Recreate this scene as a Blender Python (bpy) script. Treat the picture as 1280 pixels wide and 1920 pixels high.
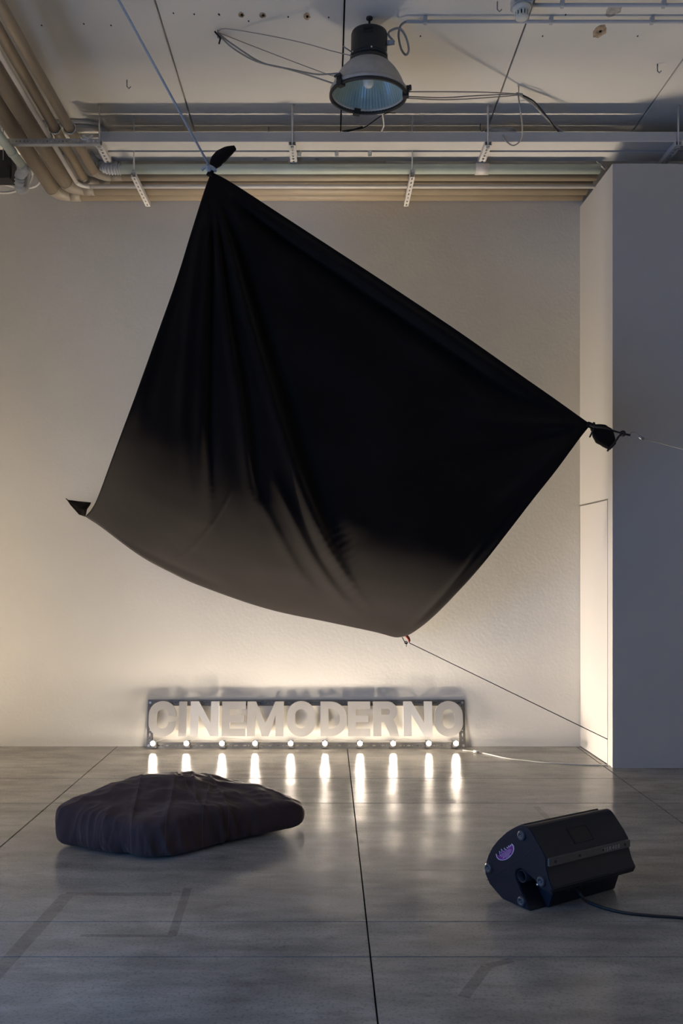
import bpy, bmesh, math, random
from mathutils import Vector, Matrix, noise
from mathutils.geometry import tessellate_polygon

random.seed(7)
scene = bpy.context.scene
COL = scene.collection
for o in list(bpy.data.objects):
    bpy.data.objects.remove(o)

# ------------------------------------------------------------------ camera
F, H, CX, CY = 1700.0, 1.6, 613.0, 1062.0      # focal length in pixels, eye height, principal point
W = F * H / 337.5                              # distance of the back wall
cam = bpy.data.cameras.new('camera')
cam.sensor_fit = 'HORIZONTAL'
cam.sensor_width = 36.0
cam.lens = 36.0 * F / 1280.0
cam.shift_x = (640.0 - CX) / 1280.0
cam.shift_y = (CY - 960.0) / 1280.0
cam.clip_start = 0.05
cam_o = bpy.data.objects.new('camera', cam)
cam_o.location = (0, 0, H)
cam_o.rotation_euler = (math.pi / 2, 0, 0)
COL.objects.link(cam_o)
scene.camera = cam_o

# ------------------------------------------------------------------ light
BULB_POWER = 580.0           # watts of each of the ten small bulbs
BULB_COLOR = (1.0, .85, .675)
BULB_SOFT = 3.2             # softening of the light close to the bulbs
SKY = (0.15, 0.40, 0.95)
SKY_STRENGTH = 4.0
scene.view_settings.view_transform = 'Standard'
scene.view_settings.look = 'None'
scene.view_settings.gamma = 1.0
scene.view_settings.use_curve_mapping = False
scene.view_settings.exposure = 0.28

world = bpy.data.worlds.new('dusk_sky')
scene.world = world
world.use_nodes = True
bg = world.node_tree.nodes['Background']
bg.inputs[0].default_value = (*SKY, 1)
bg.inputs[1].default_value = SKY_STRENGTH

ROOM_L, ROOM_R, ROOM_B = -3.2, 6.5, -8.0       # left wall, right wall, rear wall
CEIL = 5.26
DOOR = (-1.0, 3.6, 2.4)                        # open doorway in the left wall: from, to, height
pl = bpy.data.lights.new('doorway_daylight', 'AREA')
pl.shape = 'RECTANGLE'
pl.size, pl.size_y = DOOR[2], DOOR[1] - DOOR[0]
pl.cycles.is_portal = True
po = bpy.data.objects.new('doorway_daylight', pl)
po.location = (ROOM_L - .1, (DOOR[0] + DOOR[1]) / 2, DOOR[2] / 2)
po.rotation_euler = (0, -math.pi / 2, 0)       # faces into the room (+X)
COL.objects.link(po)


# ------------------------------------------------------------------ helpers
def P(px, py, Y):
    return Vector(((px - CX) * Y / F, Y, H + (CY - py) * Y / F))


def on_z(px, py, z):
    return P(px, py, F * (z - H) / (CY - py))


def smoothstep(a, b, x):
    t = min(1, max(0, (x - a) / (b - a)))
    return t * t * (3 - 2 * t)


def spline(pts, n):
    """Catmull-Rom through pts, n samples evenly spread by chord length."""
    pts = [Vector(p) for p in pts]
    ext = [2 * pts[0] - pts[1]] + pts + [2 * pts[-1] - pts[-2]]
    dense = []
    for i in range(1, len(ext) - 2):
        p0, p1, p2, p3 = ext[i - 1:i + 3]
        for k in range(24):
            t = k / 24
            dense.append(0.5 * (2 * p1 + (p2 - p0) * t + (2 * p0 - 5 * p1 + 4 * p2 - p3) * t * t
                                + (3 * p1 - p0 - 3 * p2 + p3) * t ** 3))
    dense.append(pts[-1])
    acc = [0.0]
    for a, b in zip(dense, dense[1:]):
        acc.append(acc[-1] + (b - a).length)
    out, j = [], 0
    for i in range(n):
        s = acc[-1] * i / (n - 1)
        while j < len(acc) - 2 and acc[j + 1] < s:
            j += 1
        d = acc[j + 1] - acc[j]
        out.append(dense[j].lerp(dense[j + 1], 0 if d == 0 else min(1, (s - acc[j]) / d)))
    return out


MW = {}                                        # object name -> frame its mesh lives in


class MB:
    def __init__(self):
        self.v, self.f, self.sm = [], [], []

    def face(self, idx, smooth=False):
        self.f.append(tuple(idx))
        self.sm.append(smooth)

    def add(self, verts, faces, smooth=False):
        b = len(self.v)
        self.v += [Vector(p) for p in verts]
        for fc in faces:
            self.face([b + i for i in fc], smooth)
        return self

    def box(self, lo, hi, M=None):
        (x0, y0, z0), (x1, y1, z1) = lo, hi
        vs = [Vector(p) for p in ((x0, y0, z0), (x1, y0, z0), (x1, y1, z0), (x0, y1, z0),
                                  (x0, y0, z1), (x1, y0, z1), (x1, y1, z1), (x0, y1, z1))]
        if M is not None:
            vs = [M @ p for p in vs]
        return self.add(vs, [(0, 3, 2, 1), (4, 5, 6, 7), (0, 1, 5, 4), (1, 2, 6, 5), (2, 3, 7, 6), (3, 0, 4, 7)])

    def tube(self, pts, r, n=8, closed=False, caps=True):
        pts = [Vector(p) for p in pts]
        m = len(pts)
        rad = r if isinstance(r, (list, tuple)) else [r] * m
        b = len(self.v)
        prev = None
        for i, p in enumerate(pts):
            if closed:
                t = pts[(i + 1) % m] - pts[i - 1]
            else:
                t = pts[min(i + 1, m - 1)] - pts[max(i - 1, 0)]
            t = t.normalized() if t.length > 1e-9 else Vector((0, 0, 1))
            if prev is None:
                a = Vector((0, 0, 1)) if abs(t.z) < .9 else Vector((1, 0, 0))
                u = t.cross(a).normalized()
            else:
                u = (prev - t * prev.dot(t))
                u = u.normalized() if u.length > 1e-6 else t.orthogonal().normalized()
            prev = u
            w = t.cross(u)
            for k in range(n):
                an = 2 * math.pi * k / n
                self.v.append(p + (u * math.cos(an) + w * math.sin(an)) * rad[i])
        for i in range(m if closed else m - 1):
            j = (i + 1) % m
            for k in range(n):
                k2 = (k + 1) % n
                self.face((b + i * n + k, b + i * n + k2, b + j * n + k2, b + j * n + k), True)
        if caps and not closed:
            self.face([b + k for k in range(n)][::-1])
            self.face([b + (m - 1) * n + k for k in range(n)])
        return self

    def lathe(self, prof, n=32, M=None, rib=None, closed=False):
        """prof: (radius, z) list, revolved round local z."""
        b = len(self.v)
        m = len(prof)
        for r, z in prof:
            for k in range(n):
                an = 2 * math.pi * k / n
                rr = r * (rib(k, z) if rib else 1)
                p = Vector((rr * math.cos(an), rr * math.sin(an), z))
                self.v.append(M @ p if M is not None else p)
        for i in range(m if closed else m - 1):
            j = (i + 1) % m
            for k in range(n):
                k2 = (k + 1) % n
                self.face((b + i * n + k, b + i * n + k2, b + j * n + k2, b + j * n + k), True)
        return self

    def prism(self, loops, d0, d1, M):
        """2-D outer loop plus holes, extruded along local z from d0 to d1, placed by M."""
        flat = [p for lp in loops for p in lp]
        tris = tessellate_polygon([[Vector((p[0], p[1], 0)) for p in lp] for lp in loops])
        n = len(flat)
        vs = [M @ Vector((p[0], p[1], d)) for d in (d0, d1) for p in flat]
        fs = [tuple(t) for t in tris] + [tuple(n + i for i in reversed(t)) for t in tris]
        k = 0
        for lp in loops:
            c = len(lp)
            for i in range(c):
                a, b2 = k + i, k + (i + 1) % c
                fs.append((a, b2, n + b2, n + a))
            k += c
        return self.add(vs, fs)

    def build(self, name, m, parent=None, local=False, bevel=0, smooth=None, fix=True, skip=None):
        me = bpy.data.meshes.new(name)
        vs = self.v
        if parent is not None and not local:
            inv = MW[parent.name].inverted()
            vs = [inv @ p for p in vs]
        me.from_pydata([tuple(p) for p in vs], [], self.f)
        me.polygons.foreach_set('use_smooth', self.sm if smooth is None else [smooth] * len(self.f))
        if fix:
            bm = bmesh.new()
            bm.from_mesh(me)
            bmesh.ops.remove_doubles(bm, verts=bm.verts, dist=1e-6)
            bmesh.ops.recalc_face_normals(bm, faces=bm.faces)
            if bevel:
                es = [e for e in bm.edges if len(e.link_faces) == 2 and e.calc_face_angle(0) > (.5 if skip is None else .2)
                      and not (skip and all(skip(v_.co) for v_ in e.verts))]
                bmesh.ops.bevel(bm, geom=es, offset=bevel, segments=2, affect='EDGES', clamp_overlap=True)
            if skip:
                for f_ in bm.faces: f_.smooth = True
                for e in bm.edges:
                    if len(e.link_faces) == 2 and e.calc_face_angle(0) > .65: e.smooth = False
            bm.to_mesh(me)
            bm.free()
        me.materials.append(m)
        o = bpy.data.objects.new(name, me)
        COL.objects.link(o)
        MW[o.name] = MW[parent.name] if parent is not None else Matrix()
        if parent is not None:
            o.parent = parent
        return o


def tag(o, label=None, cat=None, group=None, kind=None):
    if label: o['label'] = label
    if cat: o['category'] = cat
    if group: o['group'] = group
    if kind: o['kind'] = kind
    return o


def empty(name, loc=(0, 0, 0), rot=(0, 0, 0)):
    o = bpy.data.objects.new(name, None)
    o.location = loc
    o.rotation_euler = rot
    o.empty_display_size = .1
    COL.objects.link(o)
    from mathutils import Euler
    MW[o.name] = Matrix.Translation(Vector(loc)) @ Euler(rot).to_matrix().to_4x4()
    return o


def frame_to(p0, p1):
    """matrix whose +z runs from p0 to p1, origin p0"""
    p0, p1 = Vector(p0), Vector(p1)
    q = (p1 - p0).to_track_quat('Z', 'Y')
    return Matrix.Translation(p0) @ q.to_matrix().to_4x4()


# ------------------------------------------------------------------ materials
def mat(name, color, rough=.6, metal=0, spec=.5, vary=0, vscale=4, bump=0, bscale=60, emit=None, emit_s=0,
        sheen=0, rvary=0, trans=0, stretch=None, detail=5, bdist=.01):
    m = bpy.data.materials.new(name)
    m.use_nodes = True
    nt = m.node_tree
    b = nt.nodes['Principled BSDF']
    b.inputs['Base Color'].default_value = (*color, 1)
    b.inputs['Roughness'].default_value = rough
    b.inputs['Metallic'].default_value = metal
    b.inputs['Specular IOR Level'].default_value = spec
    if sheen:
        b.inputs['Sheen Weight'].default_value = sheen
        b.inputs['Sheen Roughness'].default_value = .5
    if trans:
        b.inputs['Transmission Weight'].default_value = trans
    if emit:
        b.inputs['Emission Color'].default_value = (*emit, 1)
        b.inputs['Emission Strength'].default_value = emit_s
    if vary or bump or rvary:
        geo = nt.nodes.new('ShaderNodeNewGeometry')
        src = geo.outputs['Position']
        if stretch:
            mp = nt.nodes.new('ShaderNodeMapping')
            mp.inputs['Scale'].default_value = stretch
            nt.links.new(src, mp.inputs[0])
            src = mp.outputs[0]
    if vary or rvary:
        n = nt.nodes.new('ShaderNodeTexNoise')
        n.inputs['Scale'].default_value = vscale
        n.inputs['Detail'].default_value = detail
        nt.links.new(src, n.inputs['Vector'])
        if vary:
            r = nt.nodes.new('ShaderNodeValToRGB')
            r.color_ramp.elements[0].position = .3
            r.color_ramp.elements[1].position = .7
            r.color_ramp.elements[0].color = (*[c * (1 - vary) for c in color], 1)
            r.color_ramp.elements[1].color = (*[min(1, c * (1 + vary)) for c in color], 1)
            nt.links.new(n.outputs['Fac'], r.inputs[0])
            nt.links.new(r.outputs[0], b.inputs['Base Color'])
        if rvary:
            mr = nt.nodes.new('ShaderNodeMapRange')
            mr.inputs['From Min'].default_value = .3
            mr.inputs['From Max'].default_value = .7
            mr.inputs['To Min'].default_value = rough - rvary
            mr.inputs['To Max'].default_value = rough + rvary
            nt.links.new(n.outputs['Fac'], mr.inputs['Value'])
            nt.links.new(mr.outputs[0], b.inputs['Roughness'])
    if bump:
        n2 = nt.nodes.new('ShaderNodeTexNoise')
        n2.inputs['Scale'].default_value = bscale
        n2.inputs['Detail'].default_value = 4
        nt.links.new(src, n2.inputs['Vector'])
        bp = nt.nodes.new('ShaderNodeBump')
        bp.inputs['Strength'].default_value = bump
        bp.inputs['Distance'].default_value = bdist
        nt.links.new(n2.outputs['Fac'], bp.inputs['Height'])
        nt.links.new(bp.outputs[0], b.inputs['Normal'])
    return m


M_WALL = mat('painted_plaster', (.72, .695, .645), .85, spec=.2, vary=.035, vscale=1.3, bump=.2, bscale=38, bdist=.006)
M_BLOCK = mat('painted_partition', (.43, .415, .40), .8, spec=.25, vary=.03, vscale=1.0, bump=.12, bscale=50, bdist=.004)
M_DARK = mat('joint_dark', (.02, .018, .016), .9)
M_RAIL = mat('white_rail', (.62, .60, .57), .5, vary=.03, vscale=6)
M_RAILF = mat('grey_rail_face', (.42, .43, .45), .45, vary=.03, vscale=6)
M_GALV = mat('galvanised_steel', (.52, .53, .54), .42, metal=.7, vary=.08, vscale=30)
M_STRUT = mat('white_strut', (.60, .58, .55), .5, vary=.03, vscale=20)
M_BEIGE = mat('beige_pipe', (.33, .265, .185), .5, vary=.06, vscale=5, bump=.05, bscale=15)
M_BEIGED = mat('brown_pipe', (.26, .21, .155), .55, vary=.06, vscale=5, bump=.08, bscale=20)  # darker brown, for the thick pipes' runs towards the camera
M_BEIGEL = mat('pipe_elbow', (.28, .24, .19), .5, vary=.05, vscale=8)
M_WPIPE = mat('white_pipe', (.66, .62, .57), .4, vary=.04, vscale=8)
M_GREEN = mat('pale_green_pipe', (.46, .52, .46), .45, vary=.05, vscale=8)
M_CONDUIT = mat('grey_conduit', (.40, .41, .42), .45, vary=.05, vscale=10)
M_CABLE = mat('grey_cable', (.30, .285, .26), .55, vary=.05, vscale=20)
M_WCABLE = mat('white_cable', (.68, .65, .6), .5, vary=.04, vscale=20)
M_BLACK = mat('black_enamel', (.016, .016, .017), .45, vary=.25, vscale=12)
M_RUBBER = mat('black_rubber', (.012, .012, .013), .6, vary=.2, vscale=30)
M_ROPE = mat('blue_white_rope', (.36, .42, .50), .7, vary=.15, vscale=120)
M_BROPE = mat('black_cord', (.012, .011, .011), .8, vary=.2, vscale=80)
M_RED = mat('red_anodised', (.30, .035, .022), .4, vary=.1, vscale=40)
M_WIRE = mat('steel_wire', (.30, .30, .31), .35, metal=.9, vary=.1, vscale=200)
M_CHROME = mat('bright_steel', (.6, .6, .62), .25, metal=.95, vary=.05, vscale=60)
M_RUST = mat('rust_stain', (.36, .27, .18), .85, vary=.5, vscale=45)
M_SOOT = mat('grey_patch', (.40, .37, .33), .85, vary=.25, vscale=40)


def ceiling_material():
    m = mat('painted_concrete_ceiling', (.71, .68, .62), .85, spec=.2, vary=.05, vscale=.9, bump=.2, bscale=30, bdist=.004)
    return m


M_CEIL = ceiling_material()


def segment_mask(nt, pos, p0, p1, width, soft=.004):
    """1 inside a straight strip on the floor from p0 to p1"""
    def mth(op, a, b=None, clamp=False):
        n = nt.nodes.new('ShaderNodeMath')
        n.operation = op
        n.use_clamp = clamp
        for i, s in enumerate((a, b)):
            if s is None: continue
            if isinstance(s, (int, float)): n.inputs[i].default_value = s
            else: nt.links.new(s, n.inputs[i])
        return n.outputs[0]
    d = Vector(p1) - Vector(p0)
    L = d.length
    d /= L
    sx = nt.nodes.new('ShaderNodeSeparateXYZ')
    nt.links.new(pos, sx.inputs[0])
    dx = mth('SUBTRACT', sx.outputs[0], p0[0])
    dy = mth('SUBTRACT', sx.outputs[1], p0[1])
    along = mth('ADD', mth('MULTIPLY', dx, d.x), mth('MULTIPLY', dy, d.y))
    across = mth('ABSOLUTE', mth('SUBTRACT', mth('MULTIPLY', dx, d.y), mth('MULTIPLY', dy, d.x)))
    a = mth('DIVIDE', mth('SUBTRACT', width / 2, across), soft, True)
    b = mth('SUBTRACT', L / 2, mth('ABSOLUTE', mth('SUBTRACT', along, L / 2)))
    b = mth('DIVIDE', b, soft, True)
    return mth('MULTIPLY', a, b)


def floor_material():
    m = bpy.data.materials.new('polished_concrete')
    m.use_nodes = True
    nt = m.node_tree
    b = nt.nodes['Principled BSDF']
    geo = nt.nodes.new('ShaderNodeNewGeometry')
    pos = geo.outputs['Position']

    def noise_n(scale, detail=6, stretch=None, rough=.6):
        n = nt.nodes.new('ShaderNodeTexNoise')
        n.inputs['Scale'].default_value = scale
        n.inputs['Detail'].default_value = detail
        n.inputs['Roughness'].default_value = rough
        src = pos
        if stretch:
            mp = nt.nodes.new('ShaderNodeMapping')
            mp.inputs['Scale'].default_value = stretch
            nt.links.new(pos, mp.inputs[0])
            src = mp.outputs[0]
        nt.links.new(src, n.inputs['Vector'])
        return n.outputs['Fac']

    def ramp(fac, stops):
        r = nt.nodes.new('ShaderNodeValToRGB')
        e = r.color_ramp.elements
        while len(e) < len(stops): e.new(.5)
        for el, (p, c) in zip(e, stops):
            el.position = p
            el.color = (*c, 1)
        nt.links.new(fac, r.inputs[0])
        return r.outputs[0]

    def mix(kind, fac, a, bb):
        n = nt.nodes.new('ShaderNodeMix')
        n.data_type = 'RGBA'
        n.blend_type = kind
        if isinstance(fac, (int, float)): n.inputs[0].default_value = fac
        else: nt.links.new(fac, n.inputs[0])
        nt.links.new(a, n.inputs[6])
        if isinstance(bb, tuple): n.inputs[7].default_value = (*bb, 1)
        else: nt.links.new(bb, n.inputs[7])
        return n.outputs[2]

    base = ramp(noise_n(1.6, 8, (1, 1.5, 1)), [(.3, (.235, .223, .203)), (.7, (.36, .342, .311))])
    smear = ramp(noise_n(5, 6, (.5, 1.6, 1)), [(.38, (.68, .67, .66)), (.6, (1, 1, 1))])
    col = mix('MULTIPLY', .8, base, smear)
    speck = ramp(noise_n(75, 3), [(.36, (.66, .65, .64)), (.48, (1, 1, 1))])
    col = mix('MULTIPLY', .7, col, speck)
    spots = ramp(noise_n(2.3, 7, (1, 2.2, 1), .72), [(.25, (.6, .58, .56)), (.45, (1, 1, 1))])
    col = mix('MULTIPLY', .8, col, spots)
    # residue of old floor tape
    fl = lambda px, py: on_z(px, py, 0).to_2d()
    strips = [((128, 1676), (-40, 1862), .075), ((122, 1676), (322, 1677), .05), ((352, 1665), (322, 1756), .045),
              ((150, 1754), (325, 1755), .03), ((1004, 1512), (1032, 1540), .045), ((912, 1812), (868, 1870), .05),
              ((960, 1800), (912, 1812), .045), ((742, 1631), (905, 1632), .03)]
    tot = None
    for p0, p1, wd in strips:
        s = segment_mask(nt, pos, fl(*p0), fl(*p1), wd)
        if tot is None: tot = s
        else:
            n = nt.nodes.new('ShaderNodeMath')
            n.operation = 'MAXIMUM'
            nt.links.new(tot, n.inputs[0])
            nt.links.new(s, n.inputs[1])
            tot = n.outputs[0]
    wear = noise_n(9, 5)
    mw = nt.nodes.new('ShaderNodeMath')
    mw.operation = 'MULTIPLY'
    nt.links.new(tot, mw.inputs[0])
    nt.links.new(wear, mw.inputs[1])
    col = mix('MULTIPLY', mw.outputs[0], col, (.42, .40, .39))
    nt.links.new(col, b.inputs['Base Color'])
    mr = nt.nodes.new('ShaderNodeMapRange')
    mr.inputs['From Min'].default_value = .3
    mr.inputs['From Max'].default_value = .7
    mr.inputs['To Min'].default_value = .10
    mr.inputs['To Max'].default_value = .24
    nt.links.new(noise_n(2.2, 6), mr.inputs['Value'])
    nt.links.new(mr.outputs[0], b.inputs['Roughness'])
    b.inputs['Specular IOR Level'].default_value = .14
    bp = nt.nodes.new('ShaderNodeBump')
    bp.inputs['Strength'].default_value = .12
    bp.inputs['Distance'].default_value = .004
    nt.links.new(noise_n(14, 6), bp.inputs['Height'])
    bq = nt.nodes.new('ShaderNodeBump')         # faint trowel waves across the slabs
    bq.inputs['Strength'].default_value = .10
    bq.inputs['Distance'].default_value = .003
    nt.links.new(noise_n(9, 3, (.35, 3.5, 1)), bq.inputs['Height'])
    nt.links.new(bp.outputs[0], bq.inputs['Normal'])
    nt.links.new(bq.outputs[0], b.inputs['Normal'])
    return m


M_FLOOR = floor_material()

# ------------------------------------------------------------------ the room
def slab_box(lo, hi, bev):
    return MB().box(lo, hi)


fl_root = MB().box((ROOM_L, ROOM_B, -.20), (ROOM_R, W + .2, -.06)).build('floor', M_DARK)
tag(fl_root, kind='structure')
floorY = lambda py: F * H / (py - CY)
xs = [ROOM_L, -1.863, .178, 2.215, 4.255, ROOM_R]
ys = [ROOM_B, -6.12, -4.08, -2.04, 0.0, 2.04, floorY(1794), floorY(1728), floorY(1506), floorY(1459.5), W + .15]
g = .003
for i in range(len(xs) - 1):
    for j in range(len(ys) - 1):
        gy = g if j + 1 != len(ys) - 2 else .002
        MB().box((xs[i] + g, ys[j] + g * .8, -.06), (xs[i + 1] - g, ys[j + 1] - g * .8, 0)).build(
            'floor_slab', M_FLOOR, fl_root, bevel=.002)

ce_root = MB().box((ROOM_L, ROOM_B, CEIL + .05), (ROOM_R, W + .2, CEIL + .2)).build('ceiling', M_DARK)
tag(ce_root, kind='structure')
cxs = [ROOM_L] + [-1.114 + 1.228 * k for k in range(-1, 7)] + [ROOM_R]
for a, b in zip(cxs, cxs[1:]):
    if b - a < .05: continue
    MB().box((a + .006, ROOM_B, CEIL), (b - .006, W + .15, CEIL + .05)).build('ceiling_panel', M_CEIL, ce_root, bevel=.004)

tag(MB().box((ROOM_L - .2, W, 0), (ROOM_R + .2, W + .2, CEIL)).build('wall_back', M_WALL), kind='structure')
lw = MB()
lw.box((ROOM_L - .2, ROOM_B, 0), (ROOM_L, DOOR[0], CEIL))
lw.box((ROOM_L - .2, DOOR[1], 0), (ROOM_L, W, CEIL))
lw.box((ROOM_L - .2, DOOR[0], DOOR[2]), (ROOM_L, DOOR[1], CEIL))
tag(lw.build('wall_left', M_WALL, fix=False), kind='structure')
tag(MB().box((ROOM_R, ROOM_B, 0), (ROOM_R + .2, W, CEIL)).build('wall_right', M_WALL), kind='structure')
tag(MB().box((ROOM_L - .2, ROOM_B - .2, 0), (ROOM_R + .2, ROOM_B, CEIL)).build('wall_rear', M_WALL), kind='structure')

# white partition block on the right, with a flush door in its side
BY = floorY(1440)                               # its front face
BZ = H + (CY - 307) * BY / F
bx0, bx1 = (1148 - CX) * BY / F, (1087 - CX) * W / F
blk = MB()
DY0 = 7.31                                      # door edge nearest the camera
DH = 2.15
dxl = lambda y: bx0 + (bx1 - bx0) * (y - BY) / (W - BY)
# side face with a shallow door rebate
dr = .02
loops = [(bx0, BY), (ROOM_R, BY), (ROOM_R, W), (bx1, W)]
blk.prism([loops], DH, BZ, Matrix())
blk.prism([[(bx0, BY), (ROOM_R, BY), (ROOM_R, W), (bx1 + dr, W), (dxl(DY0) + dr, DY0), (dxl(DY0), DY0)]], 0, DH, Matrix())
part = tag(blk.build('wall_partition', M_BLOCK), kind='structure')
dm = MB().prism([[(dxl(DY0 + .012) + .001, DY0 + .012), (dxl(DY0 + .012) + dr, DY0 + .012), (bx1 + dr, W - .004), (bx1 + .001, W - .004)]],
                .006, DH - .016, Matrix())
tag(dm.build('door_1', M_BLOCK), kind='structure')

# ------------------------------------------------------------------ light rail under the ceiling
RZ = 4.971
RY0 = 7.2
ry = [RY0, RY0 * 796 / 780, RY0 * 796 / 777, RY0 * 796 / 760]
RX0, RX1 = (188 - CX) * RY0 / F, ROOM_R


def channel(y0, y1, face):
    t, hgt = .006, .08
    m = MB()
    m.box((RX0, y0, RZ), (RX1, y1, RZ + t))
    m.box((RX0, y1 - t, RZ + t), (RX1, y1, RZ + hgt))
    m.box((RX0, y1 - .022, RZ + hgt - t), (RX1, y1 - t, RZ + hgt))
    o = empty('lighting_rail', (RX0, y0, RZ))
    m.build('channel', M_RAIL, o)
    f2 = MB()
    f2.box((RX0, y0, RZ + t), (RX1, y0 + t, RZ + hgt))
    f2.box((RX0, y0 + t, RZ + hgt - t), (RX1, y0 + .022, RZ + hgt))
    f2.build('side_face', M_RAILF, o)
    return o


tag(channel(ry[0], ry[1], True), 'long white metal rail hung under the ceiling, the one nearer the camera', 'rail')
r2 = tag(channel(ry[2], ry[3], False), 'long white metal rail hung under the ceiling, the one nearer the wall', 'rail')
for i, (px, py) in enumerate([(561, 285), (631, 285), (693, 285)]):
    c = P(px, py, ry[2] + .01)
    m = MB().tube([(c.x, ry[1] + .013, RZ + .03), (c.x, ry[1] + .013, RZ - .035)], .017, 14)
    m.tube([(c.x, ry[1] + .013, RZ - .035), (c.x, ry[1] + .013, RZ - .043)], .013, 14)
    tag(m.build('cable_gland', M_CONDUIT), ['grey cable gland under the white rail, beside the slotted bracket left of the lamp',
                                            'grey cable gland under the white rail, middle of three',
                                            'grey cable gland under the white rail, directly below the pendant lamp'][i],
        'cable gland', 'glands in the rail slot')
for px in (497, 594):
    c = P(px, 298, ry[3] - .04)
    m = MB().tube([(c.x, c.y, RZ - .003), (c.x, c.y, RZ)], .018, 14)
    m.build('plug', M_CONDUIT, r2)


def perforated(length, width, t, slots, M):
    """flat strip along local x (length), local y (width), with slot holes"""
    m = MB()
    loops = [[(0, 0), (length, 0), (length, width), (0, width)]]
    for (cx_, cy_, hl, hw) in slots:
        lp = []
        for k in range(8):
            an = math.pi / 8 + k * math.pi / 4
            lp.append((cx_ + hl * max(-1, min(1, 1.15 * math.cos(an))), cy_ + hw * max(-1, min(1, 1.15 * math.sin(an)))))
        loops.append(lp[::-1])
    m.prism(loops, 0, t, M)
    return m


def strut_mesh(length, width, depth, M, pitch=.05):
    """U strut: slotted web with two flanges; local x length, y width, z depth (up)"""
    n = int(length / pitch)
    sl = [((i + .5) * length / n, width / 2, pitch * .28, width * .14) for i in range(n)]
    m = perforated(length, width, .003, sl, M)
    m.box((0, 0, .003), (length, .003, depth), M)
    m.box((0, width - .003, .003), (length, width, depth), M)
    return m


rot_y = Matrix.Rotation(math.pi / 2, 4, 'Z')
names = {187: 'white slotted bracket with hanger rod at the left end of the rails',
         548: 'white slotted bracket with hanger rod under the rails, left of the pendant lamp',
         914: 'white slotted bracket with hanger rod under the rails, below the cable coil',
         1270: 'white slotted bracket with hanger rod under the rails, above the partition'}
for px, lab in names.items():
    x = (px - CX) * RY0 / F
    o = empty('rail_bracket', (x, RY0 - .03, RZ - .04))
    Mx = Matrix.Translation((x + .028, RY0 - .03, RZ - .042)) @ rot_y
    strut_mesh(.42, .056, .041, Mx).build('strut', M_STRUT, o)
    MB().tube([(x, RY0 - .012, RZ - .05), (x, RY0 - .012, CEIL)], .007, 8).build('hanger_rod', M_STRUT, o)
    MB().tube([(x, RY0 - .012, CEIL - .006), (x, RY0 - .012, CEIL)], .02, 10).build('ceiling_flange', M_STRUT, o)
    MB().tube([(x, RY0 - .012, RZ - .056), (x, RY0 - .012, RZ - .042)], .014, 6).build('nut', M_GALV, o)
    tag(o, lab, 'bracket', 'brackets of the rails')

# ------------------------------------------------------------------ pipes
PZ = 4.862


def elbow_path(xk, yk, y_near, x_far, z, R, dx_near=0, n=10):
    """from the camera side along +Y, elbow, then along +X"""
    pts = [Vector((xk + dx_near, y_near, z))]
    cx_, cy_ = xk + R, yk - R
    for k in range(n + 1):
        a = math.pi - k * (math.pi / 2) / n
        pts.append(Vector((cx_ + R * math.cos(a), cy_ + R * math.sin(a), z)))
    pts.append(Vector((x_far, yk, z)))
    return pts


def end_x(y):
    return dxl(max(y, BY)) - .002


def wall_pipe(name, r, px_k, py_wall, mtl, label, R, z, dx_near, join=True, y_near=1.5):
    yk = F * (z - H) / (CY - py_wall)
    yk = min(yk, W - r - .004)
    xk = (px_k - CX) * yk / F
    pts = elbow_path(xk, yk, y_near, end_x(yk), z, R, dx_near)
    o = empty(name, (xk, yk, z))
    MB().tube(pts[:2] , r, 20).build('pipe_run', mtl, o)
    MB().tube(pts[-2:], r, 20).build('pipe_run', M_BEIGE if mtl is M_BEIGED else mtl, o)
    MB().tube(pts[1:-1], r * 1.04, 20).build('elbow', M_BEIGEL if mtl in (M_BEIGE, M_BEIGED) else mtl, o)
    if join:
        e = pts[-2]
        MB().tube([e, e + Vector((.09, 0, 0))], r * 1.07, 20).build('sleeve', M_BEIGEL, o)
    tag(o, label, 'pipe', 'pipes running round under the ceiling')
    return pts


pA = wall_pipe('service_pipe', .060, 105.5, 363, M_BEIGED, 'thick beige pipe nearest the back wall, outermost of the bundle', .13, 4.885, .16)
pB = wall_pipe('service_pipe', .060, 130, 352, M_BEIGED, 'thick beige pipe next to the outermost one of the bundle', .13, 4.885, .15)
pC = wall_pipe('service_pipe', .017, 148, 349.5, M_WPIPE, 'thin white pipe running between the thick and the slimmer beige pipes', .09, 4.800, .15, False)
pD = wall_pipe('service_pipe', .036, 162, 342.5, M_BEIGE, 'slim beige pipe just inside the thin white pipe', .12, 4.865, .14)
pE = wall_pipe('service_pipe', .036, 182, 331, M_BEIGE, 'slim beige pipe, innermost of the bundle, nearest the rails', .12, 4.865, .07)

# pale green pipe along the wall with a corrugated end
gy = F * (4.89 - H) / (CY - 317)
gx0 = (224 - CX) * gy / F
o = empty('green_conduit', (gx0, gy, 4.89))
MB().tube([(gx0, gy, 4.89), (end_x(gy), gy, 4.89)], .040, 18).build('pipe_run', M_GREEN, o)
cpx = (903 - CX) * gy / F
MB().tube([(cpx - .055, gy, 4.89), (cpx + .055, gy, 4.89)], .046, 18).build('coupling', M_WPIPE, o)


def corrugated(pts, r, n_rib):
    sp = spline(pts, n_rib * 4)
    rad = [r * (1.0 + .15 * math.sin(i * math.pi / 2)) for i in range(len(sp))]
    return MB().tube(sp, rad, 14)


corrugated([(gx0 + .01, gy, 4.89), (gx0 - .10, gy + .01, 4.90), (gx0 - .22, gy + .06, 4.97), (gx0 - .29, gy + .12, 5.06)],
           .042, 18).build('corrugated_hose', M_CONDUIT, o)
tag(o, 'pale green plastic conduit along the wall above the beige pipes', 'pipe')

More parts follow.
